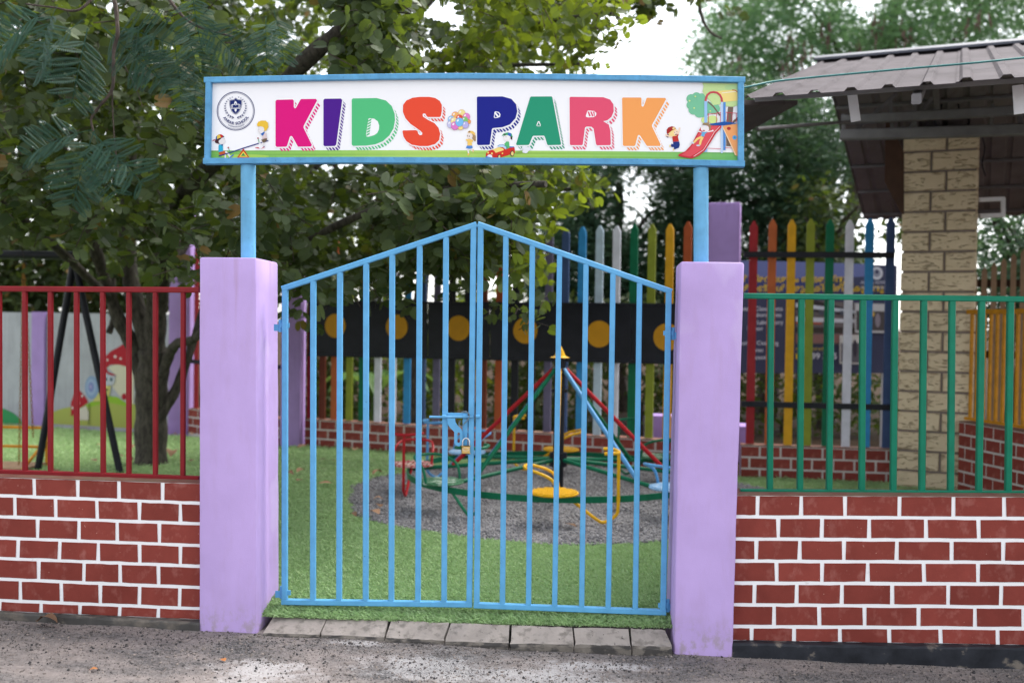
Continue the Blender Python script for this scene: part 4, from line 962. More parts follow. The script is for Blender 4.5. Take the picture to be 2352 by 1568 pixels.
for x, y, r_ in ((720, 330, 86), (810, 290, 78), (720, 440, 84), (760, 520, 90), (850, 450, 110), (860, 570, 92), (930, 560, 100), (1000, 480, 110), (1120, 500, 100), (900, 320, 90)): p.ell(x, y, r_, r_ * .95, MG)
p.poly([(1360, 470), (1452, 470), (1440, 600), (1420, 760), (1405, 1158), (1330, 1150), (1325, 800), (1345, 600)], (124, 104, 92)); p.line([(1010, 380), (1110, 470), (1220, 620)], 24, (124, 104, 92)); p.poly([(1440, 720), (1530, 640), (1530, 700), (1440, 760)], (124, 104, 92))
p.poly([(912, 54), (1530, 66), (1532, 440), (1450, 470), (1330, 460), (1280, 420), (1100, 440), (1060, 380), (960, 280), (915, 200), (935, 110)], LGc); p.ell(1430, 130, 130, 50, (190, 224, 160)); p.ell(960, 700, 70, 56, YGc); p.ell(1090, 690, 90, 70, YGc)
for x, y in ((790, 290), (770, 490), (1050, 545), (690, 365)): p.ell(x, y, 16, 14, YGc)
p.poly([(1110, 205), (1180, 195), (1500, 168), (1532, 220), (1532, 360), (1280, 386), (1260, 300), (1200, 230)], (250, 226, 140)); p.line([(1250, 230), (1500, 200)], 14, (253, 246, 220))
for x, y0, y1, w, c in ((972, 370, 1255, 52, (160, 200, 242)), (1298, 388, 1222, 40, (90, 150, 222)), (1252, 385, 1275, 36, (196, 220, 248))): p.line([(x, y0), (x, y1)], w, c)
p.line([(968, 370), (975, 320), (1000, 260), (1050, 222), (1110, 212), (1170, 225), (1220, 265), (1248, 320), (1254, 385)], 36, (206, 84, 92)); p.line([(1430, 172), (1490, 184), (1532, 220)], 12, (206, 60, 70))
p.line([(1000, 600), (1240, 570)], 10, (214, 70, 96)); p.line([(1320, 566), (1528, 582)], 10, (214, 70, 96))
for x in (1020, 1160, 1228, 1356, 1430, 1505): p.line([(x, 585), (x, 745)], 9, (214, 80, 104))
p.poly([(1040, 765), (1300, 725), (1528, 755), (1270, 795), (1040, 785)], (34, 88, 168)); p.line([(1000, 1190), (1235, 1200)], 8, (214, 70, 96)); p.line([(1310, 1180), (1420, 1188)], 8, (214, 70, 96))
p.poly([(1268, 800), (1525, 765), (1525, 1325), (1480, 1310)], (246, 170, 110)); p.line([(1272, 830), (1495, 1310)], 16, (252, 220, 180)); p.ell(1374, 846, 34, 28, (180, 48, 50)); p.ell(1475, 1004, 40, 38, (96, 170, 224)); p.ell(1475, 1000, 8, 8, (30, 40, 60))
p.poly([(1060, 795), (1245, 795), (1245, 830), (1150, 930), (1060, 1080), (960, 1230), (850, 1320), (725, 1370), (500, 1330), (495, 1298), (620, 1240), (720, 1130), (810, 960), (880, 830)], (206, 54, 66)); p.poly([(1000, 800), (1190, 812), (1090, 930), (1010, 1080), (900, 1220), (700, 1340), (540, 1310), (680, 1220), (770, 1090), (850, 930)], (228, 86, 96)); p.line([(1215, 812), (1120, 910), (1020, 1080), (930, 1220), (760, 1332)], 9, (248, 220, 220))
p.ell(960, 850, 76, 56, (244, 238, 238)); p.poly([(905, 780), (940, 745), (1010, 745), (1055, 780), (1062, 850), (1030, 880), (1020, 800), (960, 785)], (160, 136, 104)); p.ell(938, 882, 24, 10, (190, 50, 60)); p.poly([(885, 905), (1005, 905), (960, 940), (945, 990), (880, 975), (905, 930)], (110, 180, 220)); p.line([(1000, 905), (1080, 890), (1105, 880)], [20, 20, 34], (244, 236, 234)); p.line([(890, 905), (835, 895)], 20, (244, 236, 234))
p.line([(905, 990), (820, 1030), (765, 1090)], 36, (250, 216, 130)); p.line([(920, 995), (885, 1060), (868, 1130)], 38, (250, 216, 130)); p.ell(840, 1142, 34, 14, (206, 220, 236)); p.ell(740, 1094, 32, 16, (220, 226, 236), 20)
p.build('slide_picture')

# ------------------------------------------------------------------ back boundary: low brick walls, picket fences, spotted board
def lobj(mb, name, mat, parent, smooth=False, label=None, kind=None):
    """mesh given in the parent's own frame"""
    o = bpy.data.objects.new(name, mb.mesh(name, mat, (0, 0, 0), smooth)); scene.collection.objects.link(o); o.parent = parent
    if label: o['label'] = label
    if kind: o['kind'] = kind
    return o
def lthing(name, label, cat, A, B, z=0.0, group=None):
    o = thing(name, label, cat, (A[0], A[1], z), group); o.rotation_euler.z = math.atan2(B[1] - A[1], B[0] - A[0]); return o
def tolocal(v, A, B):
    d = Vector((B[0] - A[0], B[1] - A[1])).normalized(); w = Vector((v[0] - A[0], v[1] - A[1]))
    return w.dot(d), -d.y * w.x + d.x * w.y
BRK = {}
def low_wall(label, A, B, h, courses, bl, jt, loc_z=0.08, thick=0.16):
    w = lthing('brick_wall', label, 'wall', A, B, loc_z, 'painted brick walls')
    L = math.hypot(B[0] - A[0], B[1] - A[1])
    m = MB(); m.box((0, 0, -0.1), (L, thick, h - 0.008)); lobj(m, 'mortar', M['old_mortar'], w)
    m = MB(); m.box((0, -0.006, h - 0.008), (L, thick + .006, h)); lobj(m, 'coping', M['wall_cap'], w)
    ch = (h - 0.008) / courses
    for c in range(courses):
        x = -bl * (0.5 if c % 2 else 0.02) + random.uniform(-.01, .01)
        while x < L:
            a, b = max(x, 0.002), min(x + bl - jt, L - 0.002)
            if b - a > 0.03:
                key = (round(b - a, 3), round(ch, 4), jt)
                if key not in BRK:
                    m = MB(); l_, z_ = b - a, ch - jt; e = .003
                    m.add([(0, 0, 0), (l_, 0, 0), (l_, 0, z_), (0, 0, z_), (e, -.007, e), (l_ - e, -.007, e), (l_ - e, -.007, z_ - e), (e, -.007, z_ - e)], [(4, 5, 6, 7), (0, 1, 5, 4), (1, 2, 6, 5), (2, 3, 7, 6), (3, 0, 4, 7)])
                    BRK[key] = m.mesh('brick', M['brick'])
                o = bpy.data.objects.new('brick', BRK[key]); scene.collection.objects.link(o); o.parent = w
                o.location = (a, random.uniform(-.001, .001), c * ch + jt * .5)
            x += bl
    return w
low_wall('long low brick wall under the picket fence behind the roundabout', FA, FB, 0.335, 3, 0.225, 0.019)
low_wall('short low brick wall under the rainbow pickets beside the stone column', FC, FD, 0.345, 3, 0.2, 0.019)
FL0, FL1 = (-4.90, 12.85), (-3.36, 11.72)
low_wall('low brick wall behind the tree, between two violet pillars', FL0, FL1, 0.33, 3, 0.225, 0.02)
SW0, SW1 = (3.635, 9.28), (4.08, 7.35)
low_wall('brick side wall under the yellow railing', SW0, SW1, 0.68, 6, 0.2, 0.018, 0.08)

def pmat(nm, rgb): M[nm] = paint(nm, rgb, 0.55, 0.14, 7, chip=tuple(v * .6 for v in rgb), chip_at=0.72, chip_scale=30, grain=0.15)
for nm, rgb in (('red', (.27, .018, .022)), ('rust', (.36, .075, .022)), ('orange', (.40, .10, .03)), ('yellow', (.60, .31, .015)), ('olive', (.215, .25, .028)), ('green', (.005, .12, .055)), ('white', (.60, .60, .67)), ('pale blue', (.42, .52, .60)),
                ('blue', (.035, .235, .50)), ('slate', (.05, .085, .19)), ('purple grey', (.12, .105, .17)), ('black', (.014, .014, .018)), ('brown', (.13, .03, .016))):
    pmat('picket ' + nm, rgb)
def pickets(label, A, B, items, z0, z1, rails, w=0.082, wf=None):
    t = lthing('picket_fence', label, 'fence', A, B, 0.0, 'picket fences')
    for x, col, dz in items:
        m = MB(); zt = z1(x) + dz; ww = w
        e = 0.0025
        m.prism([(x - ww / 2, 0, z0), (x + ww / 2, 0, z0), (x + ww / 2, 0, zt - .062), (x + ww * .12, 0, zt), (x - ww * .12, 0, zt), (x - ww / 2, 0, zt - .062)], (0, .022, 0))
        lobj(m, 'picket', M['picket ' + col], t, label=col + ' picket')
    for z, h in rails:
        m = MB(); L = math.hypot(B[0] - A[0], B[1] - A[1]); m.box((0, -.035, z), (L, -.002, z + h)); lobj(m, 'rail', M['black_paint'], t)
    return t
back_px = [(1577, 'rust'), (1535.8, 'yellow'), (1494.7, 'olive'), (1454, 'green'), (1414, 'white'), (1374.7, 'pale blue'), (1335, 'blue'), (1297, 'slate'), (1259.8, 'purple grey'), (1222, 'black'), (1184, 'black'), (1147, 'rust'), (1111.5, 'brown'), (1075, 'black'), (1038.5, 'black'), (1004, 'purple grey'), (971, 'slate'), (936.5, 'blue'), (903, 'white'), (869, 'white'), (833, 'green'), (803.7, 'olive'), (769, 'orange'), (741.6, 'brown'), (714, 'red')]
items = [(tolocal(atv(x, 690, FA, FB, -0.06), FA, FB)[0], c, random.uniform(-.012, .012)) for x, c in back_px]
Af = (FA[0] + .02, FA[1] + .055); Bf = (FB[0] + .02, FB[1] + .055)
pickets('long fence of many coloured pickets behind the roundabout, half hidden by the spotted board', Af, Bf, items, 0.42, lambda x: 2.56 + 0.018 * x, [(1.5, .05)])
right_px = [(1732, 'red'), (1775.5, 'orange'), (1819.5, 'yellow'), (1863, 'olive'), (1907.5, 'green'), (1953, 'white'), (1999, 'blue'), (2047, 'slate')]
items = [(tolocal(atv(x, 560, FC, FD, -0.05), FC, FD)[0], c, random.uniform(-.012, .012)) for x, c in right_px]
pickets('short rainbow picket fence with black rails between the pillar and the stone column', (FC[0], FC[1] + .05), (FD[0], FD[1] + .05), items, 0.43, lambda x: 2.645 + .012 * x, [(0.80, .055), (2.275, .055)], 0.079)
Lf = math.hypot(FL1[0] - FL0[0], FL1[1] - FL0[1])
pickets('short fence of dark red pickets behind the tree', (FL0[0], FL0[1] + .05), (FL1[0], FL1[1] + .05), [(.12 + .17 * i, ['red', 'brown', 'red', 'rust'][i % 4], 0) for i in range(9)], 0.41, lambda x: 2.55, [(1.0, .05), (2.1, .05)])

# spotted board fixed along the front of the long fence
OB = 0.03
bt = lambda x: 693 + (x - 735) * (700 - 693) / 810.0
bb = lambda x: 815 + (x - 735) * (833 - 815) / 810.0
bpos = atv(735, 693, FA, FB, OB)
board = lthing('spotted_board', 'long black board with a row of round yellow spots, fixed to the back fence', 'board', FA, FB, 0.0)
def brd(x, y, off): 
    v = atv(x, y, FA, FB, OB); l = tolocal(v, FA, FB); return Vector((l[0], l[1] - off, v.z))
seams = [708, 838, 982, 1125, 1285, 1451, 1632]
for a, b in zip(seams, seams[1:]):
    m = MB(); m.prism([brd(a + .8, bt(a), 0), brd(b - .8, bt(b), 0), brd(b - .8, bb(b), 0), brd(a + .8, bb(a), 0)], (0, .012, 0)); lobj(m, 'panel', M['black_paint'], board)
for y0 in (bt, bb):
    m = MB(); m.bar(brd(708, y0(708), -.01), brd(1632, y0(1632), -.01), 0.03, 0.045); lobj(m, 'edge_rail', M['black_paint'], board)
for cx, cy in ((770.6, 748), (911.6, 750.5), (1053.7, 753.5), (1207, 759), (1376.4, 767), (1532, 774)):
    c = brd(cx, cy, .003); m = MB(); r_ = 0.14
    m.prism([c + Vector((r_ * math.cos(a), 0, r_ * math.sin(a))) for a in np.linspace(0, 2 * math.pi, 40, endpoint=False)], (0, -.004, 0)); lobj(m, 'spot', M['amber'], board)

def rbox(cx, cy, w, d, ang):
    c, s = math.cos(ang), math.sin(ang); return [(cx + x * c - y * s, cy + x * s + y * c) for x, y in ((-w / 2, -d / 2), (w / 2, -d / 2), (w / 2, d / 2), (-w / 2, d / 2))]
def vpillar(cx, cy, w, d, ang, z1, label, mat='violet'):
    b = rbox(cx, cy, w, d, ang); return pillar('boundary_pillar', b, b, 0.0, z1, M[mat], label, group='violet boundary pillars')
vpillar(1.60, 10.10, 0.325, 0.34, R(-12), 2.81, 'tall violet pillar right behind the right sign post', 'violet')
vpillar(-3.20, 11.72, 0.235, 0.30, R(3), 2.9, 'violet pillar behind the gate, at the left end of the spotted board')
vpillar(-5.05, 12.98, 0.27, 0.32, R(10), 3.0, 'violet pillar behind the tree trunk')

# ------------------------------------------------------------------ painted wall on the left
MA, MBp = (-9.6, 13.95), (-5.2, 13.02)
mw = lthing('mural_wall', 'grey concrete wall painted with toadstools and a snail', 'wall', MA, MBp, 0.0)
def mur(x, y, off=0.0):
    v = atv(x, y, MA, MBp, 0.0); l = tolocal(v, MA, MBp); return Vector((l[0], l[1] - off, v.z))
mtop = mur(180, 719).z
post = (mur(78, 800).x, mur(107, 800).x); Lm = math.hypot(MBp[0] - MA[0], MBp[1] - MA[1])
for a, b in ((0, post[0] - .002), (post[1] + .002, Lm)):
    m = MB(); m.box((a, 0, 0), (b, .12, mtop)); lobj(m, 'wall_panel', M['wall_grey'], mw)
m = MB(); m.box((post[0], -.05, 0), (post[1], .14, mtop + .01)); lobj(m, 'pilaster', M['violet'], mw)
Z3 = lambda x, y: (.2746 * x, 689.1 + .2746 * y)
class Mural(Print):
    def poly(s, pts, rgb, raw=False):
        s.k += 1; P = [mur(*Z3(*p), 0.002 + .0006 * s.k) for p in pts]; s.m.add(P, [tuple(range(len(P)))], tuple(v * .8 for v in lin(rgb))); return s
    def line(s, pts, w, rgb):
        for (ax, ay), (bx, by) in zip(pts, pts[1:]):
            h = math.hypot(bx - ax, by - ay) or 1; nx_, ny_ = -(by - ay) / h * w / 2, (bx - ax) / h * w / 2
            s.poly([(ax + nx_, ay + ny_), (bx + nx_, by + ny_), (bx - nx_, by - ny_), (ax - nx_, ay - ny_)], rgb)
        return s
q = Mural(None)
q.poly([(440, 935), (520, 905), (600, 890), (700, 880), (760, 850), (830, 840), (900, 800), (980, 810), (1060, 860), (1200, 880), (1330, 930), (1330, 1085), (440, 1035)], (172, 180, 92)); q.poly([(720, 880), (760, 848), (830, 838), (900, 798), (980, 808), (1060, 860), (1060, 890), (900, 850), (800, 880), (740, 900)], (150, 190, 60))
q.poly([(900, 560), (980, 535), (1060, 550), (1120, 600), (1120, 870), (1060, 850), (1000, 800), (940, 720), (975, 630)], (214, 208, 184)); q.poly([(880, 470), (930, 425), (1000, 388), (1060, 345), (1110, 328), (1160, 340), (1200, 420), (1180, 560), (1060, 556), (1000, 540), (920, 540), (892, 565), (905, 600), (975, 626), (930, 630), (878, 600)], (176, 40, 52))
for x, y, r_ in ((965, 472, 10), (1010, 488, 8), (1118, 376, 20), (900, 500, 8)): q.ell(x, y, r_, r_ * 1.3, (232, 224, 220), 0, 10)
q.poly([(596, 970), (595, 860), (620, 785), (670, 755), (710, 800), (740, 850), (690, 890), (650, 910), (612, 965)], (176, 36, 50)); q.poly([(660, 910), (720, 882), (748, 950), (742, 1002), (640, 1002)], (214, 208, 190))
for x, y in ((640, 800), (690, 800), (662, 860), (610, 900)): q.ell(x, y, 8, 12, (232, 224, 220), 0, 8)
q.poly([(800, 800), (830, 770), (900, 700), (930, 720), (920, 790), (880, 840), (780, 850)], (206, 200, 120)); q.ell(772, 730, 58, 98, (136, 160, 192)); q.ell(768, 728, 40, 70, (158, 178, 206)); q.ell(766, 726, 24, 42, (126, 140, 190)); q.ell(764, 724, 10, 18, (170, 160, 200))
q.ell(905, 670, 34, 46, (190, 196, 206)); q.ell(936, 668, 30, 40, (196, 200, 208)); q.ell(895, 660, 10, 16, (60, 90, 100), 0, 10); q.ell(936, 662, 12, 18, (60, 90, 100), 0, 10); q.ell(895, 748, 16, 8, (70, 60, 40), 0, 10); q.ell(1045, 805, 22, 26, (170, 36, 50))
q.line([(752, 860), (748, 1040)], 7, (100, 110, 70)); q.poly([(-200, 950), (-60, 900), (40, 905), (130, 950), (180, 1000), (200, 1030), (-200, 1030)], (62, 150, 92))
lobj(q.m, 'mural', M['print'], mw)

# ------------------------------------------------------------------ stone faced column and the shelter roof
CA = (3.175, 9.57); CW, CDp = 0.645, 0.5; cdir = R(-21)
CB = (CA[0] + CW * math.cos(cdir), CA[1] + CW * math.sin(cdir))
col = lthing('stone_column', 'square column faced with cream stone blocks, carrying the shelter roof', 'column', CA, CB, 0.05)
m = MB(); m.box((0.016, 0.016, -.05), (CW - .016, CDp - .016, 3.42)); lobj(m, 'core', M['stone_joint'], col)
rows = [3.385 - 0.1868 * k for k in range(19)]
SB = {}
def block(x0, x1, z0, z1, side):
    key = (round(x1 - x0, 3), round(z1 - z0, 3), side)
    if key not in SB:
        m = MB(); l_, h_, e, d = x1 - x0, z1 - z0, .006, .02
        f = lambda x, y, z: (x, y, z) if side == 'front' else (-y, x, z)
        m.add([f(0, 0, 0), f(l_, 0, 0), f(l_, 0, h_), f(0, 0, h_), f(e, -d, e), f(l_ - e, -d, e), f(l_ - e, -d, h_ - e), f(e, -d, h_ - e)], [(4, 5, 6, 7), (0, 1, 5, 4), (1, 2, 6, 5), (2, 3, 7, 6), (3, 0, 4, 7)])
        SB[key] = m.mesh('stone_block', M['stone_block'])
    return SB[key]
for i in range(18):
    z1, z0 = rows[i] - .009, rows[i + 1] + .009
    j = 0.375 if i % 2 == 0 else 0.245
    low = i == 17
    for a, b, s in ((0.0, j - .009, 'front'), (j + .009, CW, 'front'), (0.02, CDp - .02, 'right'), (0.02, CDp - .02, 'left')):
        if s == 'left': continue
        o = bpy.data.objects.new('stone_block', block(a, b, z0, z1, s)); scene.collection.objects.link(o); o.parent = col
        o.location = (a, 0.016, z0) if s == 'front' else (CW - .016, a, z0)
m = MB(); m.box((0.004, 0.0, -.05), (CW - .004, .2, rows[18] - .01)); lobj(m, 'base_stone', M['stone_grime'], col)

RD = Vector((math.cos(R(-20)), math.sin(R(-20)), 0))
E0, R0, B0 = Vector((1.004, 5.7, 2.88)), Vector((2.255, 8.95, 3.93)), Vector((3.60, 12.2, 2.89))
roof = thing('shelter_roof', 'brown ribbed metal gable roof over the stone column, with its steel frame', 'roof', tuple(R0 + RD * 2 - Vector((0, 0, .6))))
RL = 5.6
def rib_profile(x0, x1, pitch=0.19, h=0.019):
    out = [(x0, 0)]; k = math.ceil(x0 / pitch)
    while k * pitch < x1:
        c = k * pitch
        for dx, z in ((-.035, 0), (-.018, h), (.018, h), (.035, 0)):
            if x0 < c + dx < x1: out.append((c + dx, z))
        k += 1
    return out + [(x1, 0)]
def sheet(p0, p1, x0, x1, mat, lift=0.0, nv=4):
    """one ribbed sheet from the eave line p0 to the ridge line p1, x0..x1 along the roof"""
    up = (p1 - p0).normalized(); nrm = RD.cross(up).normalized()
    if nrm.z < 0: nrm = -nrm
    pr = rib_profile(x0, x1); m = MB(); n = len(pr)
    for t in (0.0, -0.003):
        for k in range(nv + 1):
            b = p0.lerp(p1, k / nv)
            m.v += [tuple(b + RD * x + nrm * (z + lift + t)) for x, z in pr]
    o2 = n * (nv + 1)
    for k in range(nv):
        for i in range(n - 1):
            a = k * n + i
            m.f += [(a, a + 1, a + n + 1, a + n), (o2 + a, o2 + a + n, o2 + a + n + 1, o2 + a + 1)]; m.c += [None] * 2
    for i in range(n - 1): m.f.append((i, o2 + i, o2 + i + 1, i + 1)); m.c.append(None)
    for k in range(nv):
        m.f.append((k * n, (k + 1) * n, o2 + (k + 1) * n, o2 + k * n)); m.c.append(None)
    return m
for k in range(5):
    a, b = k * RL / 5 - (.03 if k else 0), (k + 1) * RL / 5
    for p_ in (E0, B0):
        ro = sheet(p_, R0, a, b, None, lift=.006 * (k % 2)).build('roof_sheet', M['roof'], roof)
        ro.data.materials.append(M['roof_underside_bounce'])  # undersides get the colour that carries the painted bounce light
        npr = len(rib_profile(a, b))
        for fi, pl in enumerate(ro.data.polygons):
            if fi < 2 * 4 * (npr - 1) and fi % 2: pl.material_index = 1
m = MB(); upf, upb = (R0 - E0).normalized(), (R0 - B0).normalized()
pts = [R0 - upf * .16 + Vector((0, 0, .05)), R0 + Vector((0, 0, .062)), R0 - upb * .16 + Vector((0, 0, .05)), R0 - upb * .16 + Vector((0, 0, .042)), R0 + Vector((0, 0, .05)), R0 - upf * .16 + Vector((0, 0, .03))]
m.prism([p + RD * -.06 for p in pts], RD * (RL + .1)); m.build('ridge_cap', M['ridge'], roof)
# purlins and rafters under both slopes
def nrm_of(p0, p1):
    n_ = RD.cross((p1 - p0).normalized()); return n_ if n_.z > 0 else -n_
for p0 in (E0, B0):
    nn2 = nrm_of(p0, R0)
    for t in (.06, .24, .42, .6, .78, .95):
        c = p0.lerp(R0, t) - nn2 * .025; m = MB(); m.bar(c + RD * .02, c + RD * RL, .03, .03, ref=nn2); m.build('purlin', M['steel_grey'], roof)
    for x in (.9, 2.0, 3.4, 4.8):
        m = MB(); m.bar(p0 + RD * x - nn2 * .068, R0 + RD * x - nn2 * .068, .05, .055, ref=nn2); m.build('rafter', M['steel_grey'], roof)
def T(a, b, w, mat='steel_grey', nm='truss_bar', d=None):
    m = MB(); m.bar(a, b, w, d or w, ref=(0.3, 1, 0)); return m.build(nm, M[mat], roof)
yt = 8.9
T(aty(1935, 276, yt), aty(2420, 250, yt - .9), .075)
T(aty(1933, 311, yt), aty(2420, 296, yt - .9), .09)
T(aty(1938, 262, yt), aty(1937, 318, yt), .035)
T(aty(2341, 238, 8.2), aty(2345, 302, 8.2), .035)
for a, b in (((2045, 226), (2050, 305)), ((2098, 232), (2104, 305)), ((1960, 305), (2060, 215)), ((2140, 225), (2085, 300)), ((2280, 240), (2276, 300))): T(aty(*a, 8.95), aty(*b, 8.95), .03)
T(aty(1740, 296, 7.6), aty(1960, 279, 8.7), .022)
for (x0, y0), (x1, y1), Y in (((1957, 213), (1966, 279), 5.95), ((2338, 196), (2342, 262), 5.5)):
    T(aty(x0, y0, Y), aty(x1, y1, Y), .055, 'steel_white', 'eave_strap', .012)
m = MB(); m.prism([aty(2034, 272, 9.3), aty(2071, 350, 9.45), aty(2071, 492, 9.45), aty(2032, 418, 9.3)], (.03, .02, 0)); m.build('gusset_plate', M['brown_wood'], roof)
for a, b in (((2248, 459), (2306, 457)), ((2250, 496), (2306, 494)), ((2304, 455), (2304, 498))): T(aty(*a, 9.5), aty(*b, 9.5), .04, 'steel_white', 'bracket')
wing = MB(); wp = [Vector((1.0, 5.78, 2.86)), aty(1832, 240, 7.3), aty(1640, 346, 7.9), Vector((.55, 5.9, 2.83))]
wing.prism(wp, (0, 0, .03)); wing.build('side_flap', M['roof'], roof)
m = MB(); c = [aty(x, y, 9.45) for x, y in ((2150, 292), (2146, 270), (2158, 258), (2163, 240))]; m.tube(spline(c, 4), .012, 6); m.tube(spline([aty(x, y, 9.4) for x, y in ((2200, 235), (2207, 262), (2226, 275), (2222, 290))], 4), .008, 6)
m.tube(spline([aty(x, y, 9.4) for x, y in ((2252, 300), (2262, 340), (2256, 375), (2264, 405))], 4), .006, 6); m.build('loose_wire', M['black_paint'], roof)
# teal line lying across the roof
nF = nrm_of(E0, R0)
def on_slope(x, y, lift):
    d = Vector(ray(x, y)); c0 = Vector(CAM); k = nF.dot(E0 + nF * lift - c0) / nF.dot(d); return c0 + d * k
w_ = [aty(1600, 218, 6.1), aty(1710, 201, 6.1)] + [on_slope(1665 + .3662 * x, 57.4 + .3662 * y, .045) for x, y in ((300, 356), (540, 330), (900, 296), (1250, 265), (1560, 238), (1875, 206), (2200, 176))]
m = MB(); m.tube(spline(w_, 5), .0065, 6); tag(m.build('cable', M['teal'], None), 'teal line lying across the brown metal roof', 'cable')

# ------------------------------------------------------------------ yellow railing on the side wall, tan pickets beyond
yr = lthing('metal_railing', 'yellow steel railing on the brick side wall beside the stone column', 'railing', SW0, SW1, 0.0)
def swl(x, y):
    v = atv(x, y, SW0, SW1, -.05); return tolocal(v, SW0, SW1)[0]
Ls = math.hypot(SW1[0] - SW0[0], SW1[1] - SW0[1])
m = MB(); m.box((0.02, .03, 1.735), (Ls, .07, 1.775)); lobj(m, 'top_rail', M['rail_yellow'], yr)
m = MB(); m.box((0.02, .03, .775), (Ls, .07, .80)); lobj(m, 'bottom_rail', M['rail_yellow'], yr)
x = 0.08
while x < Ls:
    m = MB(); m.bar((x, .05, .8), (x, .05, 1.735), .026, .026); lobj(m, 'bar', M['rail_yellow'], yr); x += 0.088
TF0, TF1 = (4.25, 10.62), (5.75, 10.08)
tf = lthing('picket_fence', 'tan wooden picket fence with a rising top behind the yellow railing', 'fence', TF0, TF1, 0.0, 'picket fences')
Lt = math.hypot(TF1[0] - TF0[0], TF1[1] - TF0[1]); x = .03; k = 0
while x < Lt:
    m = MB(); zt = 2.20 + .046 * min(k, 14); m.prism([(x - .026, 0, .1), (x + .026, 0, .1), (x + .026, 0, zt - .045), (x, 0, zt), (x - .026, 0, zt - .045)], (0, .03, 0)); lobj(m, 'picket', M['tan_wood'], tf); x += .09; k += 1
for z in (.55, 1.3, 2.04):
    m = MB(); m.box((0, .031, z), (Lt, .08, z + .075)); lobj(m, 'rail', M['brown_wood'], tf)

# ------------------------------------------------------------------ roadside banner behind the rainbow pickets
BY = 13.2
ban = thing('banner_board', 'navy school banner with yellow headings and photographs, behind the rainbow pickets', 'banner', tuple(aty(1880, 870, BY)))
PBn = lambda x, y: (1694 + .2014 * x, 574.2 + .2014 * y)
m = MB(); cs = [aty(1628, 596, BY), aty(2061, 609, BY), aty(2058, 857, BY), aty(1622, 856, BY)]; m.prism(cs, (0, .05, 0)); m.build('panel', paint('banner_navy', (.05, .055, .10), .35, .1, 2), ban)
for x in (1660, 1860, 2030):
    m = MB(); a = aty(x, 850, BY + .03); m.tube([(a.x, a.y, .0), (a.x, a.y, a.z)], .03, 10); m.build('post', M['steel_white'], ban)
class Ban(Print):
    def poly(s, pts, rgb, raw=False):
        s.k += 1; P = [aty(*s.to(*p), BY - .002 - .001 * s.k) for p in pts]; s.m.add(P, [tuple(range(len(P)))], tuple(v * .8 for v in lin(rgb))); return s
    def text(s, txt, x, y, size, rgb, bold=.01):
        v, f, w = text_polys(txt, bold); s.k += 1
        s.m.add([aty(*s.to(x + px * size, y - py * size), BY - .002 - .001 * s.k) for px, py in v], f, tuple(q_ * .8 for q_ in lin(rgb)))
q = Ban(PBn)
q.poly([(-320, 115), (600, 130), (1500, 160), (1500, 300), (1000, 330), (-320, 290)], (112, 120, 168)); q.poly([(-320, 290), (1000, 330), (1300, 480), (-320, 480)], (72, 78, 124))
q.text('സ്കൂൾ പ്രവേശനം തുടരുന്നു', -250, 365, 100, (236, 196, 52), .02); q.text('സൗകര്യങ്ങൾ ഒരുക്കിയിരിക്കുന്നു', -250, 470, 100, (236, 196, 52), .02)
for tx_, y in (('Smart Classrooms', 690), ('Laboratories', 760), ('& Laboratory', 845), ('Indoor', 915), ('& Football Coaching', 1080), ('Games', 1160), ('Swimming', 1245)):
    q.text(tx_, 570 - 34 * len(tx_) if len(tx_) > 8 else 110, y, 66, (226, 226, 236), .012)
q.poly([(665, 560), (1340, 600), (1400, 700), (1400, 1080), (665, 1070)], (120, 110, 110)); q.poly([(665, 560), (900, 575), (1340, 690), (1340, 760), (665, 680)], (66, 60, 62)); q.poly([(665, 600), (1340, 690), (1340, 720), (665, 650)], (214, 218, 226)); q.poly([(665, 760), (1340, 790), (1340, 830), (665, 815)], (216, 216, 222)); q.poly([(665, 815), (960, 825), (960, 850), (665, 840)], (180, 96, 76)); q.poly([(665, 880), (1340, 880), (1340, 950), (665, 940)], (74, 66, 62)); q.poly([(665, 960), (1340, 960), (1340, 1060), (665, 1060)], (150, 110, 104))
for a in range(5): q.poly([(690 + a * 120, 690), (760 + a * 120, 695), (760 + a * 120, 745), (690 + a * 120, 740)], (92, 94, 104))
q.ell(1590, 265, 66, 72, (220, 222, 228)); q.ell(1590, 262, 44, 48, (150, 152, 164)); q.ell(1590, 250, 18, 22, (60, 60, 90))
q.text('ANSAR SCHOOL', 1405, 385, 48, (206, 208, 220), .012); q.text('PADINHARANGADI', 1405, 440, 40, (206, 208, 220), .0)
q.poly([(1340, 605), (1710, 615), (1710, 945), (1340, 940)], (206, 204, 204)); q.poly([(1355, 690), (1700, 700), (1700, 920), (1355, 915)], (90, 84, 84)); q.ell(1450, 760, 40, 60, (190, 180, 176)); q.ell(1600, 800, 30, 80, (150, 140, 150)); q.ell(1540, 730, 24, 30, (216, 180, 90))
q.poly([(1165, 970), (1410, 965), (1410, 1300), (1165, 1295)], (216, 212, 206)); q.poly([(1180, 1060), (1400, 1060), (1400, 1285), (1180, 1280)], (110, 106, 112)); q.ell(1240, 1150, 26, 90, (70, 66, 74)); q.ell(1340, 1120, 26, 100, (74, 70, 80))
q.text('www.ansarschool', 665, 1140, 56, (220, 190, 60), .0); q.poly([(665, 1180), (720, 1180), (720, 1240), (665, 1240)], (226, 190, 50)); q.text('1 99 32 5', 770, 1240, 96, (232, 232, 238), .012)
q.m.build('printing', M['print'], ban)

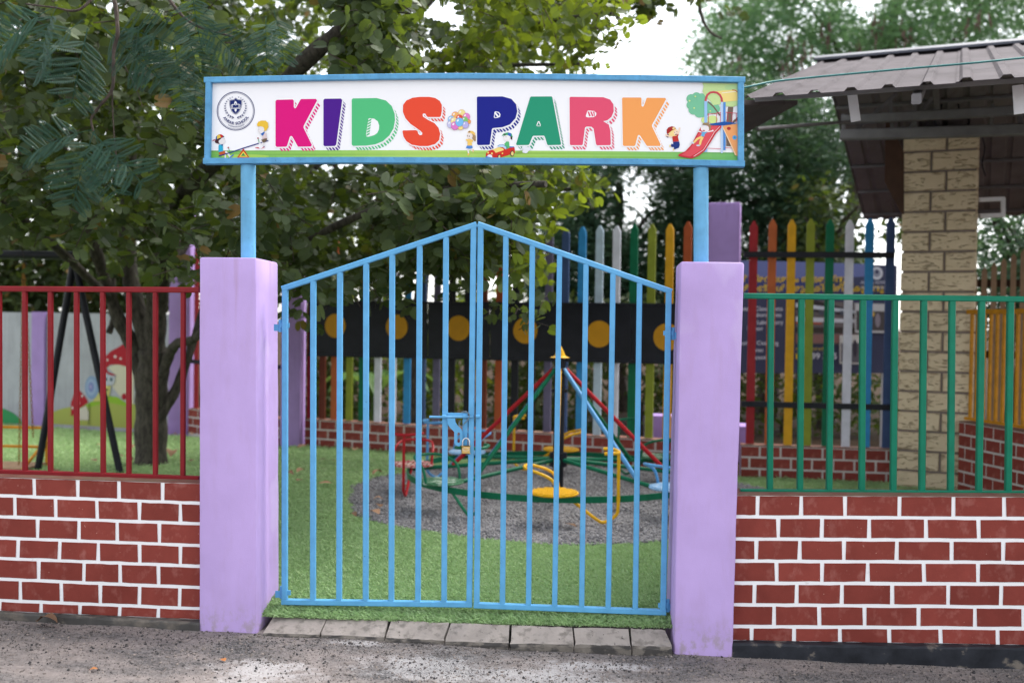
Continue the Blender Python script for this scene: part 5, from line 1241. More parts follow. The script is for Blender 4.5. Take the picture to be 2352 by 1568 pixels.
# ------------------------------------------------------------------ roundabout
mc = Vector((-0.02, 8.62, 0.0)); RR = 1.30; RZ = 0.30
rb = thing('merry_go_round', 'playground roundabout with eight coloured seats and slanting tubes round a black post', 'roundabout', (mc.x, mc.y, .1))
m = MB(); m.tube([mc + Vector((0, 0, .05)), mc + Vector((0, 0, 1.28))], .047, 20); m.lathe(mc, [(.06, 1.16), (.075, 1.17), (.075, 1.2), (.06, 1.21)], 20); m.lathe(mc, [(.055, 1.0), (.07, 1.0), (.07, 1.03), (.055, 1.03)], 20); m.lathe(mc, [(.055, .36), (.075, .36), (.075, .48), (.055, .48)], 20); m.build('post', M['black_paint'], rb, smooth=True)
m = MB(); m.lathe(mc, [(.085, 1.30), (.085, 1.302), (.05, 1.315), (.03, 1.36), (.012, 1.395), (0, 1.405)], 24); m.build('cap', M['yellow_tube'], rb, smooth=True)
m = MB(); N = 96
for k in range(N):
    a = 2 * math.pi * k / N; c, s = math.cos(a), math.sin(a)
    m.v += [(mc.x + r_ * c, mc.y + r_ * s, z) for r_, z in ((RR - .006, RZ - .024), (RR + .006, RZ - .024), (RR + .006, RZ + .024), (RR - .006, RZ + .024))]
for k in range(N):
    for i in range(4): m.f.append((k * 4 + i, ((k + 1) % N) * 4 + i, ((k + 1) % N) * 4 + (i + 1) % 4, k * 4 + (i + 1) % 4)); m.c.append(None)
m.build('ring', M['green_tube'], rb)
COLS = ['yellow', 'blue', 'red', 'green']
def colour(k): return COLS[k % 4]
# seat module: x forward (tangential), y outward, z up; origin at the seat centre on the ring
def seat_module(c):
    tm, wm = M[c + '_tube'], (M['worn_' + c] if 'worn_' + c in M else M[c + '_tube'])
    seat = MB(); r_ = .172
    seat.tube([(r_ * math.cos(a), r_ * math.sin(a), .0) for a in np.linspace(0, 2 * math.pi, 28, endpoint=False)], .009, 8, True)
    n = 8
    for i in range(n):
        y = -r_ + r_ * 2 * (i + .5) / n; h = math.sqrt(max(r_ * r_ - y * y, 0)) - .002
        seat.box((-h, y - .0135, .004), (h, y + .0135, .014))
    back = MB()
    back.tube(spline([(.03, -.165, .0), (.0, -.17, .10), (-.07, -.165, .15), (-.19, -.12, .185), (-.225, 0, .19), (-.19, .12, .185), (-.07, .165, .15), (.0, .17, .10), (.03, .165, .0)], 5), .0115, 8)
    hand = MB()
    hand.tube(spline([(.47, 0, .31), (.47, 0, .1), (.47, 0, -.1), (.45, 0, -.16), (.37, 0, -.208), (.3, 0, -.18), (.14, 0, -.06), (.06, 0, -.01)], 5), .0125, 8)
    hand.tube(spline([(.36, -.14, .315), (.42, -.13, .318), (.468, -.06, .312), (.47, 0, .31), (.468, .06, .312), (.42, .13, .318), (.36, .14, .315)], 4), .0125, 8)
    return (seat, wm), (back, tm), (hand, tm)
PROTO = {}
for k in range(8):
    c = colour(k); ang = R(-90 + 45 * k - 1)
    if c not in PROTO: PROTO[c] = [mb.mesh(nm, mt, (0, 0, 0), nm != 'seat') for (mb, mt), nm in zip(seat_module(c), ('seat', 'backrest', 'handle'))]
    base = mc + Vector((math.cos(ang), math.sin(ang), 0)) * (RR - .03) + Vector((0, 0, RZ + .045))
    so = bpy.data.objects.new('seat', PROTO[c][0]); scene.collection.objects.link(so); so.parent = rb; so.location = base - wloc(rb); so.rotation_euler.z = ang + math.pi / 2 ; so['label'] = f'{c} slatted seat'
    for nm, me in zip(('backrest', 'handle'), PROTO[c][1:]):
        o = bpy.data.objects.new(nm, me); scene.collection.objects.link(o); o.parent = so
    d = Vector((math.cos(ang), math.sin(ang), 0)); a2 = ang - R(22.5) * 0
    m = MB(); m.tube([mc + d * .05 + Vector((0, 0, .42)), mc + d * (RR - .01) + Vector((0, 0, RZ + .005))], .0175, 10); m.build('arm', M['green_tube'], rb, smooth=True)
    m = MB(); m.tube([mc + d * .055 + Vector((0, 0, 1.2)), mc + d * .92 + Vector((0, 0, RZ + .05))], .0185, 12); m.build('strut', M[c + '_tube'], rb, smooth=True, label=f'{c} slanting strut')

# ------------------------------------------------------------------ swing on the left
ap = aty(170, 594, 9.4); fl, fr = atz(86, 1080, .1), atz(276, 1085, .1)
sw = thing('playground_swing', 'black steel A frame of a swing behind the red railing', 'swing frame', (ap.x, ap.y, .1))
for q_ in (fl, fr):
    m = MB(); m.tube([Vector((q_.x, q_.y, .09)), ap], .033, 16); m.build('leg', M['black_paint'], sw, smooth=True)
m = MB(); far = ap + Vector((-2.6, .25, 0.02)); m.tube([ap + Vector((.06, 0, .03)), far + Vector((0, 0, .03))], .042, 16); m.build('top_bar', M['black_paint'], sw, smooth=True)
for dx in (-.42, .36):
    m = MB(); m.tube([far, far + Vector((dx, .05, 0 - far.z + .1))], .033, 12); m.build('leg', M['black_paint'], sw, smooth=True)
c1 = ap + Vector((-.47, .05, 0)); ss = thing('hanging_bench', 'yellow bench seat hanging on rusty chains from the swing frame', 'swing', (c1.x - .35, c1.y, .25))
def chain_mesh(path, link=.035, wr=.0032, wd=.010):
    m = MB(); L = [0]
    for p_, q_ in zip(path, path[1:]): L.append(L[-1] + (q_ - p_).length)
    s, k = 0.0, 0
    while s < L[-1]:
        i = max(0, min(int(np.searchsorted(L, s, 'right')) - 1, len(path) - 2)); u = (s - L[i]) / max(L[i + 1] - L[i], 1e-6); p_ = path[i].lerp(path[i + 1], u); t = (path[i + 1] - path[i]).normalized()
        a = t.cross(Vector((0, 1, 0))).normalized(); b = t.cross(a)
        if k % 2: a = b
        m.tube([p_ + t * (math.cos(w) * link * .62) + a * (math.sin(w) * wd) for w in np.linspace(0, 2 * math.pi, 8, endpoint=False)], wr, 4, True); s += link; k += 1
    return m
yc = ap.y
for xs_ in ((53, 610, 43, 1072), (55, 610, 76, 1000)):
    chain_mesh([aty(xs_[0], xs_[1], yc), aty((xs_[0] + xs_[2]) / 2, (xs_[1] + xs_[3]) / 2, yc), aty(xs_[2], xs_[3], yc)]).build('chain', M['rust_chain'], ss)
z0 = aty(40, 1072, yc).z; xr = aty(80, 1000, yc).x; sx0 = xr - .95
m = MB()
for i in range(5): m.box((sx0, yc - .22 + i * .09, z0), (xr, yc - .14 + i * .09, z0 + .02))
m.build('seat', M['tan_wood'], ss)
m = MB()
for z in (z0 + .17, z0 + .36): m.bar((sx0, yc + .23, z), (xr, yc + .23, z), .026, .03)
for x in (sx0, xr): m.bar((x, yc + .23, z0 - .02), (x, yc + .23, z0 + .4), .03, .03); m.bar((x, yc - .22, z0 + .01), (x, yc + .22, z0 + .24), .024, .024, ref=(1, 0, 0))
m.build('backrest', M['rail_yellow'], ss)

# small things beyond the fence
pb = rbox(1.96, 11.6, .46, .4, R(-8)); o = pillar('planter', pb, pb, 0.05, .46, M['violet'], 'low lilac planter block at the left end of the rainbow pickets', 'planter')
p2_ = aty(1514, 1000, 12.0); pb = rbox(p2_.x, 12.0, .34, .3, R(-8)); pillar('planter', pb, pb, 0.05, .52, M['violet'], 'low lilac block behind the olive picket of the long back fence', 'planter')

# ------------------------------------------------------------------ trees
# leaf outlines: equal sided lobes so that many leaves can be laid out at once
_lobe = [(0.0, 0.0, 0.0), (0.27, -0.06, .05), (0.50, 0.18, .10), (0.53, 0.55, .09), (0.37, 0.90, .02), (0.16, 0.94, -.03), (0.015, 0.68, -.02)]
ORCHID_V = np.array(_lobe + [(-x, y, z) for x, y, z in _lobe]); ORCHID_F = np.array([(0, 1, 2, 3, 4, 5, 6), (13, 12, 11, 10, 9, 8, 7)])
OVAL_V = np.array([(0, 0, 0), (.22, .3, .04), (.2, .7, .02), (0, 1, -.08), (-.2, .7, .02), (-.22, .3, .04)]); OVAL_F = np.array([(0, 1, 2, 3, 4, 5)])
SLIM_V = np.array([(0, 0, 0), (.13, .4, .02), (0, 1, -.1), (-.13, .4, .02)]); SLIM_F = np.array([(0, 1, 2, 3)])
def leaf_mesh(name, tv, tf, mat):
    me = bpy.data.meshes.new(name); me.from_pydata(tv.tolist(), [], tf.tolist()); me.materials.append(mat); return me
def limbs(parent, name, specs, mat, n=8, wob=0.03):
    for pts, r0, r1 in specs:
        p = spline([q + Vector((random.uniform(-wob, wob), random.uniform(-wob, wob), random.uniform(-wob, wob) * .5)) if 0 < i else q for i, q in enumerate(pts)], 6)
        N = len(p); m = MB(); m.tube(p, [r0 + (r1 - r0) * (k / (N - 1)) ** .8 * 1 + .06 * r0 * math.sin(k * 1.7) for k in range(N)], n)
        m.build(name, mat, parent, smooth=True)
class Crown:
    def __init__(s): s.P = []; s.N = []; s.U = []; s.S = []; s.tw = MB()
    def sprays(s, centres, nleaf, size, length, face=.45, up=.5, hang=.35, jit=.55, twig=.004, jl=.05):
        for c in centres:
            c = Vector(c); d = Vector((random.gauss(0, 1), random.gauss(0, 1), random.gauss(-.15, .45))).normalized()
            a = c - d * length * .5; b = c + d * length * .5 - Vector((0, 0, length * .18)); mid = c + Vector((0, 0, length * .08))
            pts = [a.lerp(mid, t * 2) if t < .5 else mid.lerp(b, t * 2 - 1) for t in (0, .25, .5, .75, 1)]
            if twig: s.tw.tube(pts, [twig, twig, twig * .8, twig * .7, twig * .4], 4, caps=False)
            for i in range(nleaf):
                t = (i + random.random()) / nleaf; k = min(int(t * 4), 3); p = pts[k].lerp(pts[k + 1], t * 4 - k)
                side = d.cross(Vector((0, 0, 1))).normalized() * (1 if i % 2 else -1)
                toc = Vector(CAM) - p; toc.normalize()
                nr = Vector((0, 0, up)) + toc * face + Vector((random.gauss(0, jit), random.gauss(0, jit), random.gauss(0, jit)))
                ax = side * .7 + d * .5 + Vector((0, 0, -hang)) + Vector((random.gauss(0, .3), random.gauss(0, .3), random.gauss(0, .3)))
                s.P.append(tuple(p + Vector((random.gauss(0, jl * .5), random.gauss(0, jl * .5), random.gauss(0, jl * .5))) + side * .02)); s.N.append(tuple(nr)); s.U.append(tuple(ax)); s.S.append(size * random.uniform(.6, 1.25))
    def build(s, parent, tv, tf, mat, singles=0, hide=None, nm='leaf', tmat=None):
        P, N, U, S = (np.array(q) for q in (s.P, s.N, s.U, s.S)); Rm = frames(N, U); tint = RNG.uniform(0, 1, len(P))
        keep = np.ones(len(P), bool)
        if singles:
            v = P - CAM; z = v @ _f; x = PCX + FPX * (v @ _r) / z; y = PCY - FPX * (v @ _u) / z
            ok = (x > 5) & (x < 2347) & (y > 5) & (y < 1560) & ~hide(x, y)
            score = np.where(ok, S / z, 0); idx = np.argsort(-score)[:singles]; idx = idx[score[idx] > 0]
            me = leaf_mesh(nm, tv, tf, mat); org = np.array(wloc(parent)); keep[idx] = False
            for i in idx:
                o = bpy.data.objects.new(nm, me); scene.collection.objects.link(o); o.parent = parent
                A = Rm[i] * S[i]; p = P[i] - org
                o.matrix_local = Matrix(((*A[0], p[0]), (*A[1], p[1]), (*A[2], p[2]), (0, 0, 0, 1)))
        V, F = scatter(tv, tf, P[keep], Rm[keep], S[keep])
        np_object('foliage', V, F, mat, parent, np.repeat(tint[keep], len(tv)), 'stuff')
        if s.tw.v: s.tw.build('twigs', tmat or M['twig'], parent, kind='stuff')
def region(n, x0, x1, y0, y1, d0, d1, ok=None):
    out = []
    while len(out) < n:
        x, y, d = random.uniform(x0, x1), random.uniform(y0, y1), random.uniform(d0, d1)
        if ok is None or ok(x, y): out.append(aty(x, y, d))
    return out
def poly_ok(poly):
    def f(x, y):
        c = False; n = len(poly)
        for i in range(n):
            (ax, ay), (bx, by) = poly[i], poly[i - 1]
            if (ay > y) != (by > y) and x < (bx - ax) * (y - ay) / (by - ay) + ax: c = not c
        return c
    return f
def clumpy(scale, thr, seed):
    r = random.Random(seed); ph = [(r.uniform(.6, 1.4) / scale, r.uniform(.6, 1.4) / scale, r.uniform(0, 6.28), r.uniform(-1, 1)) for _ in range(6)]
    return lambda x, y: sum(math.sin(x * a + y * b * s_ + p) for a, b, p, s_ in ph) > thr
both = lambda *fs: (lambda x, y: all(f(x, y) for f in fs))

# the big orchid tree inside the fence, its trunk left of the gate
tb0 = atz(347, 1064, .1)
ot = thing('orchid_tree', 'large tree with twin lobed grey green leaves, its forked trunk behind the red railing', 'tree', tuple(tb0))
q = lambda x, y, Y: aty(x, y, Y)
limbs(ot, 'trunk', [([tb0 + Vector((0, 0, -.1)), q(346, 960, 10.05), q(350, 850, 10.0), q(352, 800, 9.95)], .165, .15)], M['bark'], 14, .01)
limbs(ot, 'limb', [
    ([q(335, 900, 10.0), q(312, 810, 10.0), q(285, 745, 9.95), q(255, 690, 9.9), q(215, 560, 9.6), q(150, 380, 9.2), q(60, 180, 8.8)], .10, .04),
    ([q(352, 830, 9.95), q(356, 720, 9.9), q(372, 600, 9.6), q(420, 470, 9.0), q(520, 330, 8.2), q(690, 140, 7.4), q(870, -10, 7.0), q(960, -120, 6.8)], .125, .045),
    ([q(372, 860, 9.95), q(392, 810, 9.85), q(418, 786, 9.7), q(450, 770, 9.5), q(560, 650, 8.8), q(760, 520, 8.0), q(1000, 440, 7.4), q(1250, 420, 7.0)], .06, .022),
    ([q(365, 960, 10.0), q(398, 890, 10.05), q(425, 820, 10.1), q(452, 775, 10.2), q(500, 650, 10.5), q(640, 480, 10.8), q(800, 300, 11)], .06, .03),
    ([q(345, 800, 9.95), q(300, 640, 10.0), q(300, 400, 10.2), q(330, 150, 10.4), q(340, -60, 10.6)], .10, .06),
    ([q(357, 700, 9.9), q(420, 560, 10.4), q(560, 420, 11), q(720, 250, 11.4), q(900, 90, 11.6), q(1050, -60, 11.6)], .07, .03),
    ([q(255, 690, 9.9), q(120, 560, 8.8), q(-60, 420, 7.8), q(-220, 330, 7.2)], .05, .02),
    ([q(250, 765, 9.97), q(258, 720, 10.0), q(262, 640, 10.1)], .035, .025)], M['bark'], 10)
cr = Crown()
left = lambda x, y: y < (545 if x < 215 else 600 if x < 260 else 640)
cr.sprays(region(330, -260, 560, -160, 640, 6.2, 8.4, left), 13, .10, .5, .35, .7, .3, .5)
cr.sprays(region(420, -320, 640, -220, 680, 8.2, 11.2, left), 13, .10, .55, .3, .7, .3, .6)
cr.sprays(region(150, 500, 900, -160, 175, 6.0, 8.2, clumpy(120, -.3, 3)), 12, .095, .45, .5, .5, .25)
cr.sprays(region(95, 470, 1080, -160, 330, 8.0, 11.4, clumpy(90, .1, 4)), 12, .095, .5, .4, .5)
under = poly_ok([(545, 380), (1240, 380), (1200, 520), (1190, 580), (1040, 610), (930, 640), (545, 645)])
cr.sprays(region(150, 540, 1260, 385, 690, 6.4, 8.6, both(under, clumpy(110, -.7, 5))), 12, .105, .48, .45, .6, .4)
cr.sprays(region(210, 540, 1220, 360, 650, 8.4, 11.2, both(under, clumpy(150, -.9, 6))), 12, .10, .5, .35, .6)
cr.sprays(region(14, 640, 950, 640, 685, 7.2, 8.6), 8, .10, .45, .4, .5, .5)
cr.sprays([q(x, y, d) for x, y, d in ((1160, 690, 7.6), (1190, 715, 7.6), (1225, 725, 7.6), (1250, 690, 7.5), (1225, 745, 7.6), (1140, 715, 7.7), (700, 735, 8), (650, 720, 7.8))], 7, .075, .3, .4, .4, .5)
cr.sprays(region(34, 860, 1060, -60, 120, 7.4, 10), 10, .09, .45, .4, .5, .25)
hide_sign = lambda x, y: ((x > 450) & (x < 1730) & (y > 165) & (y < 395)) | ((x > 450) & (x < 645) & (y > 580))
cr.build(ot, ORCHID_V, ORCHID_F, M['leaf'], 300, hide_sign, tmat=M['dark_bark'])

# a second, lighter orchid tree nearer the middle, yellow green where the sky shines through
yt0 = Vector((-1.9, 12.6, .05))
y2 = thing('orchid_tree', 'lighter yellow green tree whose sprays stand against the sky above the middle of the sign', 'tree', tuple(yt0))
limbs(y2, 'trunk', [([yt0, yt0 + Vector((.1, -.3, 1.3)), yt0 + Vector((.3, -.9, 2.6)), q(1010, 330, 11)], .11, .06)], M['bark'])
limbs(y2, 'limb', [([q(1010, 330, 11), q(1080, 150, 9.5), q(1230, 60, 8.6), q(1400, 30, 8.0)], .05, .012), ([q(1010, 330, 11), q(900, 120, 9.8), q(840, -100, 9)], .05, .02), ([q(1000, 350, 11), q(1150, 440, 9.6), q(1290, 440, 8.8), q(1380, 425, 8.2)], .04, .01),
     ([q(1080, 150, 9.5), q(1180, 150, 8.7), q(1330, 145, 8.2)], .03, .01)], M['bark'])
cr = Crown()
topr = poly_ok([(860, -120), (1470, -120), (1420, 40), (1400, 90), (1310, 120), (1340, 160), (1290, 180), (860, 180)])
cr.sprays(region(150, 860, 1460, -120, 178, 7.0, 9.6, both(topr, clumpy(70, .15, 8))), 9, .088, .42, .35, .35, .15, .6)
cr.sprays(region(90, 880, 1330, -60, 178, 9.5, 12.5, both(topr, clumpy(90, .3, 9))), 9, .10, .45, .3, .4)
lowr = poly_ok([(1080, 380), (1330, 380), (1390, 410), (1380, 440), (1290, 470), (1300, 510), (1230, 560), (1240, 620), (1190, 650), (1090, 610)])
cr.sprays(region(105, 1080, 1390, 380, 690, 7.2, 9.6, lowr), 9, .088, .4, .35, .4, .25, .6)
cr.sprays([q(1440, 62, 8), q(1410, 72, 8), q(1370, 84, 8), q(1340, 110, 8.1), q(1350, 140, 8.2), q(1320, 150, 8.2)], 8, .08, .35, .3, .4, .1)
limbs(y2, 'limb', [([q(900, 120, 9.8), q(1000, -180, 10), q(1300, -260, 11), q(1560, -120, 11), q(1620, 50, 11), q(1650, 90, 10.8)], .05, .012), ([q(1300, -260, 11), q(1420, -60, 11), q(1350, 10, 11), q(1240, 5, 10.5)], .04, .012)], M['bark'])
dk = Crown()
dk.sprays(region(135, 1190, 1690, -120, 95, 10.2, 13, both(poly_ok([(1190, -120), (1690, -120), (1690, 60), (1640, 100), (1560, 60), (1480, 25), (1420, 10), (1300, 30), (1190, 20)]), clumpy(70, -.2, 12))), 9, .10, .45, .2, .4)
cr.build(y2, ORCHID_V, ORCHID_F, M['leaf_young'], 120, hide_sign)
dk.build(y2, ORCHID_V, ORCHID_F, M['leaf_dark'], tmat=M['dark_bark'])

# dark screen of trees behind the painted wall and the fence on the left: each a tree of its own
def bushy(name, label, cx, ybase, px0, px1, py0, py1, d0, d1, n, size, mat, lv=OVAL_V, lf=OVAL_F, ok=None, nleaf=12, length=.7, trunk=.16, tall=None, group='trees beyond the boundary', **kw):
    b = aty(cx, 900, ybase); b.z = 0
    t = thing(name, label, 'tree', tuple(b), group)
    top = aty((px0 + px1) / 2, py0 * .75 + py1 * .25, (d0 + d1) / 2)
    limbs(t, 'trunk', [([b, b.lerp(top, .35) + Vector((random.uniform(-.15, .15), 0, 0)), b.lerp(top, .7) + Vector((random.uniform(-.2, .2), 0, 0)), top], trunk, trunk * .3)], M['dark_bark'])
    sp = []
    for k in range(5):
        e = aty(random.uniform(px0, px1), random.uniform(py0, py1 * .8 + py0 * .2), random.uniform(d0, d1)); sp.append(([b.lerp(top, .3 + .1 * k), b.lerp(top, .45 + .08 * k).lerp(e, .5) + Vector((0, 0, .1)), e], trunk * .4, .012))
    limbs(t, 'limb', sp, M['dark_bark'], 6)
    c = Crown(); c.sprays(region(n, px0, px1, py0, py1, d0, d1, ok), nleaf, size, length, twig=0, jl=.25, **kw); c.build(t, lv, lf, mat); return t
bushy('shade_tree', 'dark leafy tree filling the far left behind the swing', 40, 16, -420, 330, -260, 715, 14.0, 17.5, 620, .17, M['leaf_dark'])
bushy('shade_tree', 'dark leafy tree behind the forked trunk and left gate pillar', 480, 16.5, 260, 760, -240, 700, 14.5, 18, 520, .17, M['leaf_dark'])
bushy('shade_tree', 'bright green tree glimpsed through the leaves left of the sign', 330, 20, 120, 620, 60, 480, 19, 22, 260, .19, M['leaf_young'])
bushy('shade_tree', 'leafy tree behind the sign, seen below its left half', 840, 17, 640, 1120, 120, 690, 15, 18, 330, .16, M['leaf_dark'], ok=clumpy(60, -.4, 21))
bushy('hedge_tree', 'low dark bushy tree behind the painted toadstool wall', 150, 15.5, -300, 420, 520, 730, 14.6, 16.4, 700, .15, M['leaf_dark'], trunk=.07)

# feathery rain trees on the right
def rain(label, cx, yb, poly, d0, d1, n, mat, size=.17, nleaf=34, ok=None, length=.75, seed=1, trunk=.22, face=.2):
    xs_ = [p[0] for p in poly]; ys_ = [p[1] for p in poly]; f = poly_ok(poly)
    return bushy('rain_tree', label, cx, yb, min(xs_), max(xs_), min(ys_), max(ys_), d0, d1, n, size, mat, SLIM_V, SLIM_F, both(f, ok) if ok else f, nleaf, length, trunk, face=face, up=.7, hang=.1, group='feathery trees')
rt = rain('pale feathery tree rising behind the shelter roof, with brown pods', 1830, 21, [(1600, 60), (1700, -160), (2600, -160), (2600, 160), (2352, 90), (1900, 150), (1720, 200), (1570, 170)], 18, 23, 1250, M['leaf_rain'], ok=clumpy(75, -2.2, 31))
m = MB()
for x, y in ((1822, 90), (1838, 120), (1790, 150), (1690, 135), (1680, 150), (1805, 190), (1812, 215), (2010, 60), (2085, 70), (1970, 110), (1895, 60), (2240, 40)):
    c = aty(x, y, 18.3)
    for k in range(7): d = Vector((random.gauss(0, .1), random.gauss(0, .1), random.gauss(0, .1))); m.tube([c + d, c + d + Vector((random.gauss(0, .03), 0, -.16)), c + d + Vector((random.gauss(0, .05), 0, -.3))], [.012, .022, .006], 5)
m.build('seed_pods', M['pod'], rt, kind='stuff')
rain('dark feathery tree between the right sign post and the shelter roof', 1760, 17, [(1640, 150), (1760, 190), (1990, 260), (2010, 420), (2050, 600), (1960, 720), (1620, 720), (1600, 400)], 15, 18.5, 950, M['leaf_far'], size=.16, ok=clumpy(60, -1.3, 33))
rain('blue green feathery tree behind the pickets under the right half of the sign', 1430, 18, [(1330, 320), (1640, 320), (1640, 700), (1200, 700), (1240, 560), (1300, 470)], 16, 19, 950, M['leaf_far'], size=.16, ok=clumpy(60, -2.4, 35))
rain('dark drooping tree in the gap right of the stone column', 2330, 16, [(2240, 470), (2600, 420), (2600, 760), (2240, 760)], 13.2, 16, 260, M['leaf_far'], size=.17)
bushy('shade_tree', 'round leaved dark tree low behind the rainbow pickets', 1900, 15.6, 1700, 2090, 430, 620, 14.2, 16, 170, .12, M['leaf_dark'], ok=clumpy(45, .1, 41))

# low growth seen between the pickets under the board
for k, (x0, x1, lb_) in enumerate(((700, 900, 'undergrowth bush behind the left end of the back fence'), (900, 1120, 'undergrowth bush behind the middle of the back fence'), (1110, 1330, 'undergrowth bush behind the roundabout post'), (1330, 1620, 'undergrowth bush behind the right end of the back fence'))):
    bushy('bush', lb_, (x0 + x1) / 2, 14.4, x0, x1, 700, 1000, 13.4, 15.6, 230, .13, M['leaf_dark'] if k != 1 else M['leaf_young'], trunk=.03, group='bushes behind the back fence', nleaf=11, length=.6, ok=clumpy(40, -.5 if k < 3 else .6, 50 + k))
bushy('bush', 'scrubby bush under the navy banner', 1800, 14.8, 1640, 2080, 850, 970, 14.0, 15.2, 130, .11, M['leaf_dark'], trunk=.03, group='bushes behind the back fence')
# banana plant
bp = aty(860, 960, 12.9); bp.z = .05
ban2 = thing('banana_plant', 'banana plant with bright arching leaves behind the pickets', 'plant', tuple(bp))
m = MB(); m.tube([bp, bp + Vector((0, 0, .55))], [.06, .045], 10); m.build('stem', M['leaf_banana'], ban2)
for k in range(7):
    a = 2 * math.pi * k / 7 + .4; d = Vector((math.cos(a), math.sin(a), 0)); sd_ = Vector((-d.y, d.x, 0)); m = MB(); L = random.uniform(.8, 1.15); n = 8
    for i in range(n + 1):
        t = i / n; c = bp + Vector((0, 0, .5)) + d * L * t * .8 + Vector((0, 0, L * (1.25 * t - 1.15 * t * t))); w = .13 * math.sin(math.pi * min(t * .93 + .07, 1)) ** .7
        m.v += [tuple(c - sd_ * w + Vector((0, 0, .03))), tuple(c), tuple(c + sd_ * w + Vector((0, 0, .03)))]
    for i in range(n): m.f += [(i * 3, i * 3 + 1, i * 3 + 4, i * 3 + 3), (i * 3 + 1, i * 3 + 2, i * 3 + 5, i * 3 + 4)]; m.c += [None, None]
    m.build('leaf', M['leaf_banana'], ban2, smooth=True)

# feathery branches hanging into the picture at the upper left, close to the sign
ft0 = Vector((-4.7, 6.6, 0))
fn = thing('mimosa_tree', 'tree with dark feathery compound leaves hanging in at the upper left', 'tree', tuple(ft0))
limbs(fn, 'trunk', [([ft0, ft0 + Vector((.05, 0, 1.5)), ft0 + Vector((.2, .05, 3.2)), ft0 + Vector((.5, -.1, 5))], .13, .08)], M['dark_bark'])
pv, pf = [], []
NP = 17
for i in range(NP):
    t = (i + .5) / NP; y = t; w = .18 * math.sin(math.pi * (t * .86 + .1)) ** .6
    for s_ in (-1, 1):
        o_ = len(pv); h = .030
        pv += [(0, y - h, 0), (s_ * w * .55, y - h * .75 + .03, .012), (s_ * w, y + .05, -.01), (s_ * w * .5, y + h + .03, .012)]
        pf.append((o_, o_ + 1, o_ + 2, o_ + 3) if s_ > 0 else (o_ + 3, o_ + 2, o_ + 1, o_))
o_ = len(pv); pv += [(-.008, 0, -.003), (.008, 0, -.003), (.004, 1, -.02), (-.004, 1, -.02)]; pf.append((o_, o_ + 1, o_ + 2, o_ + 3))
pv, pf = np.array(pv), np.array(pf)
def frond_mesh(seed, npair):
    r = random.Random(seed); V, F = [], []
    ax = lambda t: np.array((0, t, .10 * t - .34 * t * t))
    for i in range(npair):
        t = .16 + .84 * (i + .5) / npair; c = ax(t); L = .40 * math.sin(math.pi * (.2 + .66 * (i + .5) / npair)) + .05
        for s_ in (-1, 1):
            yx = np.array((s_ * 1.0, .75 + r.uniform(-.1, .15) , -.12 + r.uniform(-.15, .1))); nr = np.array((r.gauss(0, .15) - s_ * .1, -.2 + r.gauss(0, .15), 1.0))
            Rm = frames(nr[None], yx[None])[0]; v = (pv * (L * 1.0)) @ Rm.T + c; o_ = sum(len(q_) for q_ in V)
            V.append(v); F.append(pf + o_)
    for s_ in (-.006, .006):
        pass
    st = []
    for k in range(9): st.append(ax(k / 8))
    o_ = sum(len(q_) for q_ in V); st = np.array(st); V.append(np.concatenate([st + (-.007, 0, 0), st + (.007, 0, 0)])); F.append(np.array([(o_ + k, o_ + 9 + k, o_ + 10 + k, o_ + k + 1) for k in range(8)]))
    me = bpy.data.meshes.new('frond'); V = np.concatenate(V); F = np.concatenate(F); me.from_pydata(V.tolist(), [], F.tolist()); me.materials.append(M['leaf_fern']); return me
FM = [frond_mesh(k, n_) for k, n_ in enumerate((6, 7, 7, 8))]
def frond(x, y, Y, L, dirx, diry, toward, k):
    """frond whose stalk starts at a reading of the photo; dirx/diry give the way it points there"""
    p = aty(x, y, Y); d = Vector((dirx, -toward, -diry)).normalized()
    nr = Vector((random.gauss(0, .2), -.9, .4 + random.gauss(0, .12))); Rm = frames(np.array([nr]), np.array([d]))[0] * L; q_ = p - wloc(fn)
    o = bpy.data.objects.new('frond', FM[k % 4]); scene.collection.objects.link(o); o.parent = fn
    o.matrix_local = Matrix(((*Rm[0], q_[0]), (*Rm[1], q_[1]), (*Rm[2], q_[2]), (0, 0, 0, 1)))
FR = [(214, 300, .36, -1, .6, 2), (214, 300, .42, -.25, 1, 1), (216, 300, .38, .9, .9, 0), (218, 303, .36, .45, 1, 1),
      (190, 40, .40, -.8, .6, 0), (200, 62, .40, -.2, 1, 2), (235, 60, .42, .9, .8, 3), (255, 66, .38, 1, .35, 1), (120, 15, .38, -1, .7, 2), (135, 10, .34, -.3, 1, 1), (300, 95, .34, .8, .9, 2),
      (420, 60, .34, .3, 1, 1), (455, 45, .34, .9, .7, 0), (520, 80, .34, .9, 1, 1), (440, -20, .34, .2, 1, 2), (617, 40, .28, .05, 1, 1), (632, 22, .28, .2, 1, 2), (395, 95, .32, .1, 1, 2), (452, 190, .24, -.1, 1, 1)]
for x, y, L, dx, dy, k in FR: frond(x + random.uniform(-6, 6), y + random.uniform(-5, 5), (random.uniform(4.95, 5.35) if x < 390 else random.uniform(5.35, 5.6)), L, dx, dy, random.uniform(-.15, .35), k)
top = ft0 + Vector((.3, -.05, 3.9))
